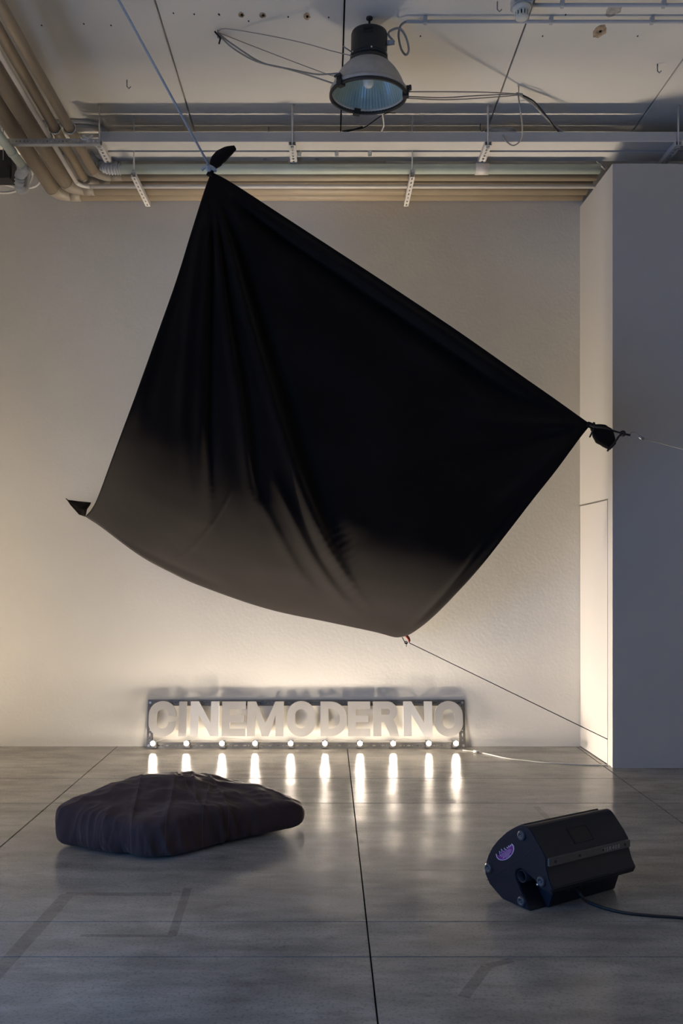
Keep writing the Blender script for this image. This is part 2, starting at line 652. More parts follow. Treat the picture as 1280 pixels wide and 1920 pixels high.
# green conduit and grey corrugated hose at the left edge
o = empty('green_downpipe', P(36, 310, 7.2))
a, b = P(-40, 203, 6.0), P(40, 309, 7.05)
MB().tube([a, b], .034, 16).build('pipe_run', M_GREEN, o)
t = (b - a).normalized()
MB().tube([a.lerp(b, .72), a.lerp(b, .76)], .039, 16).build('coupling', M_GREEN, o)
corrugated([b - t * .01, b + t * .05 + Vector((0, 0, -.03)), P(37, 330, 7.2), P(37, 352, 7.25), P(44, 352, 7.35), P(47, 330, 7.45), P(50, 312, 7.5)], .036, 26).build('corrugated_hose', M_CONDUIT, o)
tag(o, 'pale green conduit ending in a grey corrugated loop at the left edge', 'pipe')

# black wall box at the left edge
c0 = P(14, 322, 7.6)
o = empty('junction_box', c0)
MB().box((c0.x - .10, c0.y - .08, c0.z - .09), (c0.x + .06, c0.y + .06, c0.z + .15)).build('housing', M_BLACK, o, bevel=.006)
MB().box((c0.x - .04, c0.y - .12, c0.z - .10), (c0.x + .05, c0.y - .08, c0.z + .02)).build('cover', M_BLACK, o, bevel=.004)
MB().tube([P(6, 300, 7.5), P(6, 232, 7.5)], .004, 6).build('hanger_wire', M_WIRE, o)
tag(o, 'black junction box hanging below the pipes at the left edge', 'box')

# cables sagging at the left, below the pipes
for pts, lab in (([P(-30, 352, 7.7), P(0, 361, 7.7), P(22, 360, 7.7), P(42, 352, 7.7), P(56, 340, 7.7), P(60, 326, 7.7), P(58, 300, 7.6)],
                  'white cable sagging in a curve at the left edge below the pipes'),
                 ([P(-30, 342, 7.85), P(0, 344, 7.85), P(40, 352, 7.85), P(68, 348, 7.85), P(78, 330, 7.85)],
                  'pale cable running behind the outermost thick pipe at the left edge')):
    tag(MB().tube(spline(pts, 30), .011, 8).build('cable', M_WCABLE), lab, 'cable')

# slotted strut carrying the left pipes
sz = 4.745
sy = F * (sz - H) / (CY - 268)
sx0, sx1 = (-2 - CX) * sy / F, (187 - CX) * sy / F
o = empty('pipe_strut', (sx0, sy, sz))
n = 26
ln = sx1 - sx0
sl = [((i + .5) * ln / n, .020, .006, .006) for i in range(n)]
Mx = Matrix.Translation((sx0, sy, sz - .008)) @ Matrix.Rotation(math.pi / 2, 4, 'X')
perforated(ln, .040, .003, sl, Mx).build('slotted_web', M_GALV, o)
MB().box((sx0, sy, sz - .008), (sx1, sy + .04, sz - .005)).build('flange', M_GALV, o)
MB().tube([(sx0 + .006, sy + .02, sz), (sx0 + .006, sy + .02, CEIL)], .005, 6).build('hanger_rod', M_STRUT, o)
tag(o, 'slotted steel strut carrying the pipe bundle at upper left', 'strut')
for pts, rr in ((pC, .017), (pD, .036), (pE, .036)):
    a, b = pts[0], pts[1]
    t = (sy + .02 - a.y) / (b.y - a.y)
    c = a.lerp(b, t)
    ring = [c + Vector(((rr + .006) * math.cos(k * math.pi / 10), 0, (rr + .006) * math.sin(k * math.pi / 10))) for k in range(20)]
    MB().tube(ring, .006, 6, closed=True).build('pipe_clamp', M_CHROME, o)
c = P(165, 262, sy)
m = MB()
for dx, dz in ((-.04, .03), (.035, .035), (0, -.02), (-.045, .005)):
    m.tube([c + Vector((0, 0, .0)), c + Vector((dx, 0, dz))], .009, 6)
m.build('wing_nut', M_STRUT, o)

# cantilever brackets under the pipes on the back wall
for px, pe, lab in ((250, 278, 'white slotted wall bracket under the pipes, left of the black cloth'),
                    (773, 765, 'white slotted wall bracket under the pipes, below the pendant lamp')):
    z = 4.785
    ya = F * (z - H) / (CY - 325)
    x = (px - CX) * ya / F
    o = empty('pipe_bracket', (x, W, z))
    Mx = Matrix.Translation((x + .02, ya, z - .03)) @ rot_y
    strut_mesh(7.95 - ya, .040, .036, Mx, .07).build('strut', M_STRUT, o)
    MB().tube([(x, ya + .02, z + .0), (x, ya + .02, CEIL)], .006, 6).build('hanger_rod', M_STRUT, o)
    MB().tube([(x, ya + .02, z + .005), (x, ya + .02, z + .03)], .015, 6).build('nut', M_GALV, o)
    tag(o, lab, 'bracket', 'pipe brackets on the back wall')

# small conduits behind the left end of the rails
for (pts, lab) in (([(95, 228), (168, 229)], 'grey conduit on the ceiling behind the pipe bundle, upper one of two'),
                   ([(95, 236), (172, 237)], 'grey conduit on the ceiling behind the pipe bundle, lower one of two')):
    a = on_z(*pts[0], CEIL - .02)
    b = on_z(*pts[1], CEIL - .02)
    a.x -= .5
    e = b + Vector((.10, .12, -.02))
    e2 = b + Vector((.13, .35, -.10))
    tag(MB().tube(spline([a, b.lerp(a, .5), b, e, e2, e2 + Vector((0, .25, -.02))], 30), .013, 8).build('ceiling_conduit', M_CONDUIT), lab, 'conduit')
# white pipe stub above the green pipe right of the lamp
a = P(738, 306, 7.72)
o = MB().tube(spline([a + Vector((-.03, .05, .06)), a + Vector((-.01, 0, .01)), a + Vector((.03, 0, 0)), a + Vector((1.7, 0, 0))], 20), .022, 10).build('wall_conduit', M_WPIPE)
tag(o, 'thin white pipe running behind the rails, right of the pendant lamp', 'pipe')
# two thin rods by the partition corner
for i, (p0, p1) in enumerate([((1118, 302), (1134, 318)), ((1124, 302), (1138, 316))]):
    tag(MB().tube([P(*p0, 7.55), P(*p1, 7.55)], .005, 6).build('thin_rod', M_STRUT),
        ['thin pale rod at the top corner of the partition, left one', 'thin pale rod at the top corner of the partition, right one'][i], 'rod')

# ------------------------------------------------------------------ pendant lamp
LY = 6.064
LX = (690 - CX) * LY / F
ps = LY / F                                    # metres per pixel at the lamp
zrim = H + (CY - 181) * ps
lamp = empty('pendant_lamp', (LX, LY, zrim))
tilt = Matrix.Translation((LX, LY, zrim)) @ Matrix.Rotation(math.radians(2.5), 4, 'X') @ Matrix.Rotation(math.radians(1.0), 4, 'Y')
M_DOME = mat('ribbed_dome', (.44, .415, .38), .42, vary=.1, vscale=15)
M_DOMEIN = mat('ribbed_dome_inside', (.34, .45, .43), .22, spec=.8, vary=.06, vscale=20)  # teal of daylight caught in the ribbed glass, put into the colour
NR = 132
rib = lambda k, z: 1 + (.022 if k % 2 else 0)
prof = [(.128, .212), (.150, .196), (.178, .166), (.205, .127), (.224, .090), (.238, .055), (.246, .030)]
MB().lathe([(r, z) for r, z in prof], NR, tilt, rib).build('dome', M_DOME, lamp)
MB().lathe([(r - .012, z) for r, z in prof] + [(.243, .006)], NR, tilt, rib).build('inner_reflector', M_DOMEIN, lamp, smooth=False)
MB().lathe([(.238, .040), (.256, .040), (.256, .012), (.238, .012)], 72, tilt, closed=True).build('rim_flange', M_DOME, lamp)
MB().lathe([(.242, .012), (.260, .012), (.260, -.006), (.246, -.008)], 72, tilt, closed=True).build('rim_ring', M_BLACK, lamp)
m = MB().lathe([(0, .42), (.10, .42), (.116, .414), (.121, .400), (.121, .275), (.120, .240), (.130, .230), (.130, .205), (.0, .205)], 48, tilt)
body = m.build('ballast_housing', M_BLACK, lamp)
MB().lathe([(.1245, .268), (.1245, .248), (.119, .242), (.119, .268)], 48, tilt, closed=True).build('band', M_RUBBER, body)
for dz in (.385, .365):
    Ms = tilt @ Matrix.Translation((-.012, -.119, dz))
    MB().box((-.03, -.006, -.005), (.03, .004, .005), Ms).build('vent_slot', M_DARK, body)
for an in (-150, -85, -30):
    a = math.radians(an)
    c = tilt @ Vector((.122 * math.cos(a), .122 * math.sin(a), .26))
    d = tilt @ Vector((.130 * math.cos(a), .130 * math.sin(a), .26))
    MB().tube([c, d], .006, 8).build('screw', M_CHROME, body)
for an in (222, 352, 106):
    a = math.radians(an)
    Mc = tilt @ Matrix.Rotation(a, 4, 'Z') @ Matrix.Translation((.25, 0, .01))
    m = MB().box((-.020, -.022, -.026), (.020, .022, .012), Mc)
    m.box((.004, -.014, .012), (.026, .014, .045), Mc)
    m.tube([Mc @ Vector((.03, -.026, .035)), Mc @ Vector((.03, .026, .035))], .008, 8)
    m.build('rim_clip', M_BLACK, lamp, fix=False)
M_GLOBE = mat('frosted_glass', (.75, .75, .70), .25, vary=.03, vscale=20)
MB().lathe([(0, .055), (.022, .060), (.036, .078), (.040, .105), (.036, .14), (.024, .18), (.02, .21)], 24, tilt).build('bulb', M_GLOBE, lamp)
top = tilt @ Vector((0, 0, .42))
MB().tube([top, (top.x, top.y, CEIL)], .007, 8).build('suspension_hook', M_BLACK, lamp)
MB().tube([(top.x, top.y, CEIL - .012), (top.x, top.y, CEIL)], .022, 12).build('ceiling_rose', M_BLACK, lamp)
gl0 = tilt @ Vector((.119, -.03, .335))
gl1 = gl0 + Vector((.045, -.012, .0))
MB().tube([gl0, gl1], .017, 10).build('cable_gland', M_CONDUIT, lamp)
MB().tube([tilt @ Vector((-.119, -.03, .275)), tilt @ Vector((-.175, -.05, .30))], .004, 6).build('eye_screw', M_WIRE, lamp)
tag(lamp, 'industrial pendant lamp with black housing and ribbed grey dome', 'lamp')

# conduits on the ceiling and the lamp flex
cz = CEIL - .035
ca = on_z(762, 40.5, cz)
ca2 = Vector((ROOM_R, ca.y, cz))
o = empty('ceiling_conduit', ca)
MB().tube([ca, ca2], .011, 8).build('pipe_run', M_CONDUIT, o)
for px in (797, 1033, 1222):
    x = (px - CX) * ca.y / F
    m = MB().box((x - .012, ca.y - .018, cz - .015), (x + .012, ca.y + .018, CEIL))
    m.build('pipe_clip', M_CONDUIT, o, bevel=.003)
tag(o, 'thin grey conduit clipped across the ceiling right of the lamp', 'conduit')
fx = [gl1, P(728, 62, LY - .05), P(747, 53, LY - .06), P(760, 68, LY - .05), P(766, 92, LY - .04), P(761, 103, LY - .02), P(752, 92, LY),
      P(747, 68, LY), P(750, 50, LY + .0), P(757, 43, (LY + ca.y) / 2), ca]
tag(MB().tube(spline(fx, 70), .0075, 8).build('lamp_flex', M_CABLE), 'grey flex looping from the pendant lamp to the ceiling conduit', 'cable')

cb = on_z(996, 9.5, cz)
o = empty('ceiling_conduit', cb)
MB().tube([cb, (ROOM_R, cb.y, cz)], .012, 8).build('pipe_run', M_CONDUIT, o)
for px in (1054, 1244):
    x = (px - CX) * cb.y / F
    MB().box((x - .012, cb.y - .018, cz - .015), (x + .012, cb.y + .018, CEIL)).build('pipe_clip', M_CONDUIT, o, bevel=.003)
tag(o, 'thin grey conduit on the ceiling leading off from the smoke detector', 'conduit')
dc = on_z(978, 10, CEIL - .06)
M_DET = mat('detector_plastic', (.62, .61, .54), .5, vary=.03, vscale=20)
o = empty('smoke_detector', (dc.x, dc.y, CEIL))
MB().box((dc.x - .062, dc.y - .062, CEIL - .07), (dc.x + .062, dc.y + .062, CEIL)).build('mounting_box', M_CONDUIT, o, bevel=.006)
Md = Matrix.Translation((dc.x, dc.y, CEIL - .07))
MB().lathe([(0, 0), (.058, 0), (.060, -.012), (.052, -.03), (.046, -.034), (0, -.034)], 28, Md).build('base', M_DET, o)
for k in range(12):
    a = k * math.pi / 6
    Mf = Md @ Matrix.Rotation(a, 4, 'Z') @ Matrix.Translation((.040, 0, -.05))
    MB().box((-.003, -.006, -.016), (.004, .006, .018), Mf).build('vent_rib', M_DET, o)
MB().lathe([(0, -.03), (.034, -.03), (.034, -.066), (0, -.066)], 20, Md).build('vent_core', M_DARK, o)
MB().lathe([(0, -.06), (.042, -.062), (.040, -.074), (.028, -.082), (0, -.084)], 24, Md).build('cap', M_DET, o)
tag(o, 'round cream smoke detector on a grey box on the ceiling', 'smoke detector')

# hanging cables round the lamp
def cable(pts, r, mtl, label, n=40, name='cable'):
    return tag(MB().tube(spline(pts, n), r, 7).build(name, mtl), label, 'cable')


hub = on_z(408, 62, CEIL - .02)
lp = lambda px, py, dy=0: P(px, py, LY + dy)
cable([hub, P(440, 86, 6.25), P(490, 117, 6.2), P(545, 130, 6.15), P(590, 139, 6.1), lp(612, 139), lp(640, 137)], .0055, M_CABLE, 'thick grey cable sagging from ceiling hook to the lamp, upper of two')
cable([hub + Vector((.005, 0, -.01)), P(436, 90, 6.25), P(480, 115, 6.2), P(530, 127, 6.15), P(575, 140, 6.1), lp(626, 157)], .0055, M_CABLE, 'grey cable sagging lowest from ceiling hook to the lamp rim')
cable([hub + Vector((0, 0, .005)), P(470, 85, 6.3), P(540, 112, 6.25), P(610, 138, 6.15), lp(632, 144)], .003, M_CABLE, 'thin grey wire between ceiling hook and lamp dome')
cable([hub + Vector((0, 0, .01)), P(425, 54, 6.05), P(500, 66, 6.05), P(570, 81, 6.05), P(620, 95, 6.03), lp(660, 105, -.05)], .003, M_CABLE, 'thin grey wire running highest from ceiling hook to the lamp housing')
o = empty('ceiling_hook', hub)
MB().tube([(hub.x, hub.y, CEIL), (hub.x, hub.y, CEIL - .05), (hub.x + .02, hub.y, CEIL - .065), (hub.x + .03, hub.y, CEIL - .05)], .004, 6).build('hook', M_WIRE, o)
MB().tube([hub + Vector((-.02, 0, .01)), hub + Vector((.02, -.01, -.04)), hub + Vector((.01, -.01, -.08))], .006, 6).build('cable_tie', M_BROPE, o)
tag(o, 'small ceiling hook gathering the grey cables left of the lamp', 'hook')

hub2 = on_z(972, 176, CEIL - .06)
cy2 = hub2.y
cable([lp(765, 172), P(840, 172, 6.4), P(910, 173, 6.65), hub2], .004, M_CABLE, 'thin wire stretched right from the lamp rim, topmost of three')
cable([lp(766, 181), P(830, 183, 6.4), P(900, 179, 6.65), hub2], .004, M_CABLE, 'thin wire stretched right from the lamp rim, middle of three')
cable([lp(764, 184), P(830, 187, 6.4), P(900, 184, 6.65), hub2 + Vector((0, 0, -.01))], .004, M_CABLE, 'thin wire stretched right from the lamp rim, lowest of three')
cable([hub2, P(1000, 196, 7.0), P(1025, 222, 7.1), P(1053, 247, 7.23), P(1060, 252, 7.27)], .009, M_CABLE, 'grey cable bundle slanting down from ceiling hook onto the rails')
cable([hub2 + Vector((.01, 0, 0)), P(1000, 190, 6.95), P(1018, 210, 7.05), P(1046, 246, 7.2), P(1055, 252, 7.27)], .006, M_BROPE, 'black cable slanting beside the grey bundle onto the rails')
cable([hub2 + Vector((-.005, 0, 0)), P(975, 205, 6.9), P(979, 240, 7.05), P(976, 262, 7.15), P(962, 273, 7.17), P(948, 264, 7.17), P(940, 250, 7.22), P(930, 247, 7.26)], .006, M_CABLE, 'grey cable hanging in a loop in front of the rails')
o = empty('ceiling_hook', hub2)
MB().tube([(hub2.x, hub2.y, CEIL), hub2, hub2 + Vector((.015, 0, -.01))], .004, 6).build('hook', M_WIRE, o)
MB().tube([hub2 + Vector((-.02, 0, .0)), hub2 + Vector((.03, 0, -.01))], .012, 8).build('cable_tie', M_CABLE, o)
tag(o, 'small ceiling hook gathering the wires right of the lamp', 'hook')
# coil of cable lying on the near rail
m = MB()
cc = P(938, 247, 7.28)
for k in range(5):
    rr = .10 + .008 * (k % 3)
    m.tube([Vector((cc.x + rr * 1.1 * math.cos(a), 7.28 + .06 * math.sin(a), RZ + .085 + .009 * k + .006 * math.sin(3 * a + k)))
            for a in [2 * math.pi * i / 28 for i in range(28)]], .006, 6, closed=True)
tag(m.build('cable_coil', M_CABLE), 'coil of grey cable lying on top of the rails', 'cable')
m = MB()
cc = P(666, 246, 7.3)
m.tube(spline([cc + Vector((-.11, 0, .0)), cc + Vector((-.03, 0, .012)), cc + Vector((.07, 0, .03)), P(720, 214, 7.15), P(741, 212, 7.1)], 24), .004, 6)
m.tube(spline([cc + Vector((-.1, .02, .0)), cc + Vector((-.02, .02, .02)), cc + Vector((.06, .02, .045))], 14), .006, 6)
tag(m.build('cable_offcut', M_BROPE), 'dark cable end lying on the rail below the lamp', 'cable')
cable([P(715, 208, 6.9), P(718, 222, 7.0), P(719, 236, 7.1), P(714, 248, 7.22)], .006, M_WCABLE, 'short white cable hanging below the lamp onto the rails')

# hooks and blemishes on the ceiling
for px, py, lab in ((238, 150, 'small hook in the ceiling left of the slanting rope'), (1232, 120, 'small hook in the ceiling above the partition'),
                    (932, 3, 'small hook in the ceiling left of the smoke detector'), (503, 238, 'small hook in the ceiling just above the rails, left of the lamp'),
                    (900, 232, 'small hook in the ceiling behind the cable coil')):
    c = on_z(px, py, CEIL)
    m = MB().tube([c, c + Vector((0, 0, -.05)), c + Vector((.015, 0, -.065)), c + Vector((.028, 0, -.05))], .0045, 6)
    tag(m.build('screw_hook', M_WIRE), lab, 'hook', 'hooks in the ceiling')


def blot(px, py, rx, ryy, mtl, name):
    c = on_z(px, py, CEIL - .0015)
    vs = []
    for k in range(24):
        a = 2 * math.pi * k / 24
        w = 1 + .28 * noise.noise(Vector((px + 2 * math.cos(a), py + 2 * math.sin(a), 0)))
        vs.append((c.x + rx * w * math.cos(a), c.y + ryy * w * math.sin(a)))
    MB().prism([vs], CEIL - .0015, CEIL + .001, Matrix()).build(name, mtl, ce_root)


for px, py, rx, ryy in ((1124, 59, .045, .075), (452, 28, .02, .03), (492, 29, .022, .03), (575, 31, .022, .04)):
    blot(px, py, rx, ryy, M_RUST, 'rust_stain')
    blot(px + 1, py, .009, .016, M_DARK, 'anchor_hole')
blot(1150, 20, .05, .07, M_SOOT, 'grey_patch')
for px, py in ((78, 48), (157, 45), (325, 25), (364, 27), (411, 28), (540, 32), (466, 40), (616, 33), (788, 68), (1060, 28), (1017, 68), (1195, 68), (208, 48), (410, 27)):
    blot(px, py, .005, .009, M_DARK, 'anchor_hole')

# ------------------------------------------------------------------ black cloth
M_CLOTH = mat('black_cotton_cloth', (.0108, .0081, .0073), .95, spec=.05, sheen=.05, vary=.22, vscale=2.2, bump=.25, bscale=350, bdist=.002)
cA, cB, cC, cD = (396, 322), (1107, 796), (752, 1194), (160, 968)
YA, YB, YC, YD = 5.95, 6.4, 7.62, 7.93
N = 190
v2 = lambda L_: [Vector((a, b, 0)) for a, b in L_]
eAB = spline(v2([cA, (440, 346), (560, 424), (660, 489), (760, 555), (860, 622), (960, 692), (1040, 748), cB]), N + 1)
eDC = spline(v2([cD, (172, 976), (190, 988), (260, 1040), (320, 1073), (380, 1100), (500, 1141), (620, 1167), (700, 1184), (738, 1194), cC]), N + 1)
eAD = spline(v2([cA, (382, 360), (357, 440), (330, 527), (295, 626), (255, 738), (215, 846), (185, 928), (172, 954), cD]), N + 1)
eBC = spline(v2([cB, (1083, 826), (1042, 882), (1000, 935), (950, 1000), (900, 1063), (850, 1118), (812, 1156), (785, 1178), (766, 1190), cC]), N + 1)
# folds: polyline in the photo, depth, half width at start and end (pixels), skew
FOLDS = [
    ([(400, 350), (428, 450), (468, 600), (518, 770), (558, 890), (606, 1005), (660, 1098), (722, 1170)], .060, 5, 13, .5),
    ([(404, 352), (440, 450), (486, 600), (538, 760), (580, 880), (630, 995), (690, 1095)], -.045, 6, 22, 0),
    ([(399, 350), (410, 470), (424, 600), (447, 740), (468, 890), (490, 1030)], .042, 4, 10, .5),
    ([(399, 350), (416, 470), (436, 600), (462, 740), (486, 890), (510, 1030)], -.022, 4, 12, 0),
    ([(397, 350), (398, 500), (395, 650), (395, 800), (400, 940), (404, 1030)], -.042, 5, 11, 0),
    ([(396, 350), (388, 480), (378, 650), (374, 800), (376, 940), (380, 1030)], .022, 5, 12, 0),
    ([(392, 360), (368, 480), (350, 640), (340, 800), (338, 930)], .022, 5, 14, 0),
    ([(390, 360), (352, 470), (318, 600), (285, 720), (255, 850)], -.018, 5, 14, 0),
    ([(405, 348), (470, 440), (560, 560), (650, 690), (720, 800)], .025, 8, 40, 0),
    ([(500, 860), (545, 960), (590, 1050), (645, 1125), (700, 1172)], .026, 7, 11, .4),
    ([(470, 900), (515, 990), (560, 1070), (610, 1130)], .016, 7, 11, .4),
    ([(410, 352), (470, 402), (560, 468), (660, 535), (760, 603), (860, 672), (960, 738), (1090, 795)], -.075, 8, 12, .4),
    ([(408, 345), (470, 384), (560, 440), (660, 506), (760, 574), (860, 642), (960, 712), (1095, 795)], .055, 8, 10, 0),
    ([(1098, 798), (1040, 796), (960, 790), (870, 776), (790, 760)], .030, 6, 20, 0),
    ([(1098, 800), (1040, 815), (960, 838), (880, 860), (800, 880)], -.030, 6, 22, 0),
    ([(1100, 803), (1046, 850), (985, 905), (920, 960), (860, 1010)], .032, 5, 20, 0),
    ([(1102, 806), (1056, 866), (1004, 930), (950, 990)], -.022, 5, 10, 0),
    ([(758, 1190), (800, 1150), (860, 1085), (930, 1000), (1000, 915)], -.035, 8, 12, .3),
    ([(165, 968), (230, 1012), (300, 1049), (380, 1085), (450, 1115)], -.022, 5, 7, 0),
    ([(440, 910), (400, 980), (350, 1035), (295, 1062)], .006, 2, 2.4, 0),
]
FD = []
for pts, amp, w0, w1, sk in FOLDS:
    FD.append((spline(v2(pts), 60), amp, w0, w1, sk))


def fold_offset(x, y):
    tot = 0
    p = Vector((x, y, 0))
    for sp, amp, w0, w1, sk in FD:
        best, bi = 1e9, 0
        for i in range(0, 60, 6):
            d = (sp[i] - p).length_squared
            if d < best: best, bi = d, i
        lo, hi = max(0, bi - 6), min(59, bi + 6)
        if best > 190 ** 2: continue
        for i in range(lo, hi + 1):
            d = (sp[i] - p).length_squared
            if d < best: best, bi = d, i
        j = min(bi, 58)
        tg = sp[j + 1] - sp[j]
        tl = tg.length
        q = p - sp[j]
        sd = (tg.x * q.y - tg.y * q.x) / tl
        t = bi / 59
        al = max(0, (p - sp[bi]).length_squared - sd * sd) if bi in (0, 59) else 0
        w = w0 + (w1 - w0) * t
        ww = w * (1 + sk) if sd > 0 else w * (1 - sk * .6)
        env = smoothstep(0, .2, t) * (1 - smoothstep(.68, 1, t))
        tot += amp * env * math.exp(-(sd / ww) ** 2 * .9 - al / (w * w))
    return tot


def cloth_point(i, j):
    u, v = i / N, j / N
    a, b, c, d = Vector((*cA, 0)), Vector((*cB, 0)), Vector((*cC, 0)), Vector((*cD, 0))
    p = (1 - v) * eAB[i] + v * eDC[i] + (1 - u) * eAD[j] + u * eBC[j] \
        - ((1 - u) * (1 - v) * a + u * (1 - v) * b + (1 - u) * v * d + u * v * c)
    top_ = YA + (YB - YA) * u
    bot = YD + (YC - YD) * u ** 1.15
    vv = .05 * v + .95 * v ** (6.4 - 3.4 * u)
    Y = top_ + (bot - top_) * vv
    # along u the sail bellies away from the eye
    Y += .22 * math.sin(math.pi * u) * math.sin(math.pi * v) ** .8 * (1 - v)
    edge = min(u, 1 - u, v, 1 - v)
    k = smoothstep(0, .03, edge)
    Y -= fold_offset(p.x, p.y) * 1.4 * (.15 + .85 * k)
    q = P(p.x, p.y, Y)
    Y += .012 * noise.noise(q * 1.7) + .004 * noise.noise(q * 5)
    return P(p.x, p.y, Y)


m = MB()
grid = [[cloth_point(i, j) for i in range(N + 1)] for j in range(N + 1)]
m.v = [p for row in grid for p in row]
for j in range(N):
    for i in range(N):
        a = j * (N + 1) + i
        m.face((a, a + 1, a + N + 2, a + N + 1), True)
cl_root = empty('hanging_cloth', grid[N][N])
cloth = m.build('cloth_sheet', M_CLOTH, cl_root, fix=False)
sol = cloth.modifiers.new('thickness', 'SOLIDIFY')
sol.thickness = .005
sol.offset = 0
tag(cl_root, 'large black cloth strung up by its corners like a sail', 'cloth')


def tuft(path, w, d, twist=0.0, n=18, flute=.12, seedk=0, side=None):
    """gathered cloth corner: flattened tube with pleats along a path; w, d half sizes along it"""
    sp = spline(path, n)
    ws = [Vector((a, b, 0)) for a, b in zip([i for i in range(len(w))], w)]
    m_ = MB()
    K = 20
    for i, p in enumerate(sp):
        t = i / (n - 1) * (len(w) - 1)
        k0 = min(int(t), len(w) - 2)
        ww = w[k0] + (w[k0 + 1] - w[k0]) * (t - k0)
        dd = d[k0] + (d[k0 + 1] - d[k0]) * (t - k0)
        tg = (sp[min(i + 1, n - 1)] - sp[max(i - 1, 0)]).normalized()
        view = (p - Vector((0, 0, H))).normalized()
        sx_ = tg.cross(view).normalized()
        dx_ = sx_.cross(tg).normalized()
        for k in range(K):
            a = 2 * math.pi * k / K + twist * i / n
            f_ = 1 + flute * math.sin(3 * a + seedk) + .1 * noise.noise(Vector((math.cos(a) * 2, math.sin(a) * 2, i * .3 + seedk)))
            m_.v.append(p + sx_ * ww * f_ * math.cos(a) + dx_ * dd * f_ * math.sin(a))
    for i in range(n - 1):
        for k in range(K):
            k2 = (k + 1) % K
            m_.face((i * K + k, i * K + k2, (i + 1) * K + k2, (i + 1) * K + k), True)
    m_.face([k for k in range(K)][::-1])
    m_.face([(n - 1) * K + k for k in range(K)])
    return m_


pA3 = P(*cA, YA)
tuft([P(393, 330, YA), P(399, 314, YA), P(409, 300, YA - .01), P(421, 289, YA - .02), P(434, 281, YA - .03), P(441, 277, YA - .03)],
     [.022, .017, .040, .042, .032, .014], [.02, .017, .035, .04, .03, .012], .4, seedk=1).build('knotted_corner', M_CLOTH, cl_root)
pB3 = P(*cB, YB)
tuft([P(1100, 795, YB), P(1108, 799, YB), P(1118, 806, YB - .02), P(1130, 818, YB - .03), P(1142, 832, YB - .03), P(1148, 838, YB - .03)],
     [.018, .020, .060, .072, .055, .030], [.02, .017, .04, .045, .04, .02], .3, seedk=2).build('knotted_corner', M_CLOTH, cl_root)
# left corner flap pinned to the wall
yd = YD
m = MB()
ptip = P(125, 937, W - .02)
fl_pts = [(ptip, ptip), (P(137, 938.5, W - .05), P(131, 945, W - .06)), (P(150, 940, W - .08), P(140, 956, W - .10)), (P(160, 941, yd - .02), P(148, 965, yd - .03)),
          (P(170, 942, yd - .05), P(160, 969, yd - .01))]
for a, b in fl_pts:
    for k in range(7):
        t = k / 6
        q = a.lerp(b, t)
        q.y -= .035 * math.sin(t * math.pi) * min(1, (a - b).length * 6) - .01 * math.sin(t * 3 * math.pi)
        m.v.append(q)
for i in range(len(fl_pts) - 1):
    for k in range(6):
        a = i * 7 + k
        m.face((a, a + 1, a + 8, a + 7), True)
fo = m.build('corner_flap', M_CLOTH, cl_root)
s2 = fo.modifiers.new('thickness', 'SOLIDIFY')
s2.thickness = .006
tag(MB().tube([ptip + Vector((0, .02, .0)), ptip + Vector((0, -.02, .008))], .006, 8).build('nail', M_WIRE),
    'nail in the back wall holding the left corner of the black cloth', 'nail')

# rope at the top corner
anchor = on_z(150, -133, CEIL - .012)
tie = P(396, 317, YA)
o = empty('blue_rope', anchor)
MB().tube([anchor, tie + Vector((-.01, -.02, .01))], .0075, 8).build('rope', M_ROPE, o)
ring = [tie + Vector((.028 * math.cos(a), .026 * math.sin(a), -.012 * math.cos(a) + .004 * math.sin(2 * a))) for a in [i * math.pi / 10 for i in range(20)]]
MB().tube(ring, .008, 7, closed=True).build('tie_loop', M_ROPE, o)
ring = [tie + Vector((.026 * math.cos(a), .025 * math.sin(a), .008 - .012 * math.cos(a))) for a in [i * math.pi / 10 for i in range(20)]]
MB().tube(ring, .008, 7, closed=True).build('tie_loop', M_ROPE, o)
kn = P(391, 316, YA - .03)
MB().tube(spline([kn + Vector((.015, 0, -.006)), kn + Vector((-.01, -.01, .01)), kn + Vector((-.03, 0, .004)), kn + Vector((-.045, 0, -.012))], 12), .008, 7).build('rope_end', M_ROPE, o)
m = MB()
for k in range(3):
    an = k * 1.1
    ring = [kn + Vector((.014 * math.cos(a) * math.cos(an), .014 * math.cos(a) * math.sin(an), .014 * math.sin(a))) for a in [i * math.pi / 6 for i in range(12)]]
    m.tube(ring, .007, 6, closed=True)
m.build('knot', M_ROPE, o)
tag(o, 'pale blue rope from the ceiling to the top corner of the black cloth', 'rope')

# cords at the right corner
Yk = YB - .03
kn = P(1167, 813, Yk)
o = empty('black_cord', kn)
neck = P(1111, 800, YB)
MB().tube(spline([P(1106, 797, Yk - .02), P(1113, 800, Yk - .04), P(1132, 802, Yk - .06), P(1150, 808, Yk - .02), kn], 20), .007, 7).build('cord', M_BROPE, o)
MB().tube(spline([kn, P(1160, 818, Yk - .02), P(1152, 830, Yk - .05), P(1143, 840, Yk - .06), P(1138, 846, Yk - .05)], 16), .007, 7).build('cord', M_BROPE, o)
ring = [neck + Vector((.006 * math.cos(a), .03 * math.sin(a), .026 * math.cos(a))) for a in [i * math.pi / 10 for i in range(20)]]
MB().tube(ring, .007, 7, closed=True).build('tie_loop', M_BROPE, o)
MB().tube(spline([P(1112, 804, Yk - .04), P(1109, 812, Yk - .04), P(1105, 820, Yk - .04)], 8), .006, 7).build('cord_end', M_BROPE, o)
m = MB()
for k in range(4):
    an = k * .8
    ring = [kn + Vector((.016 * math.cos(a) * math.cos(an), .016 * math.cos(a) * math.sin(an), .015 * math.sin(a))) for a in [i * math.pi / 6 for i in range(12)]]
    m.tube(ring, .008, 6, closed=True)
m.build('knot', M_BROPE, o)
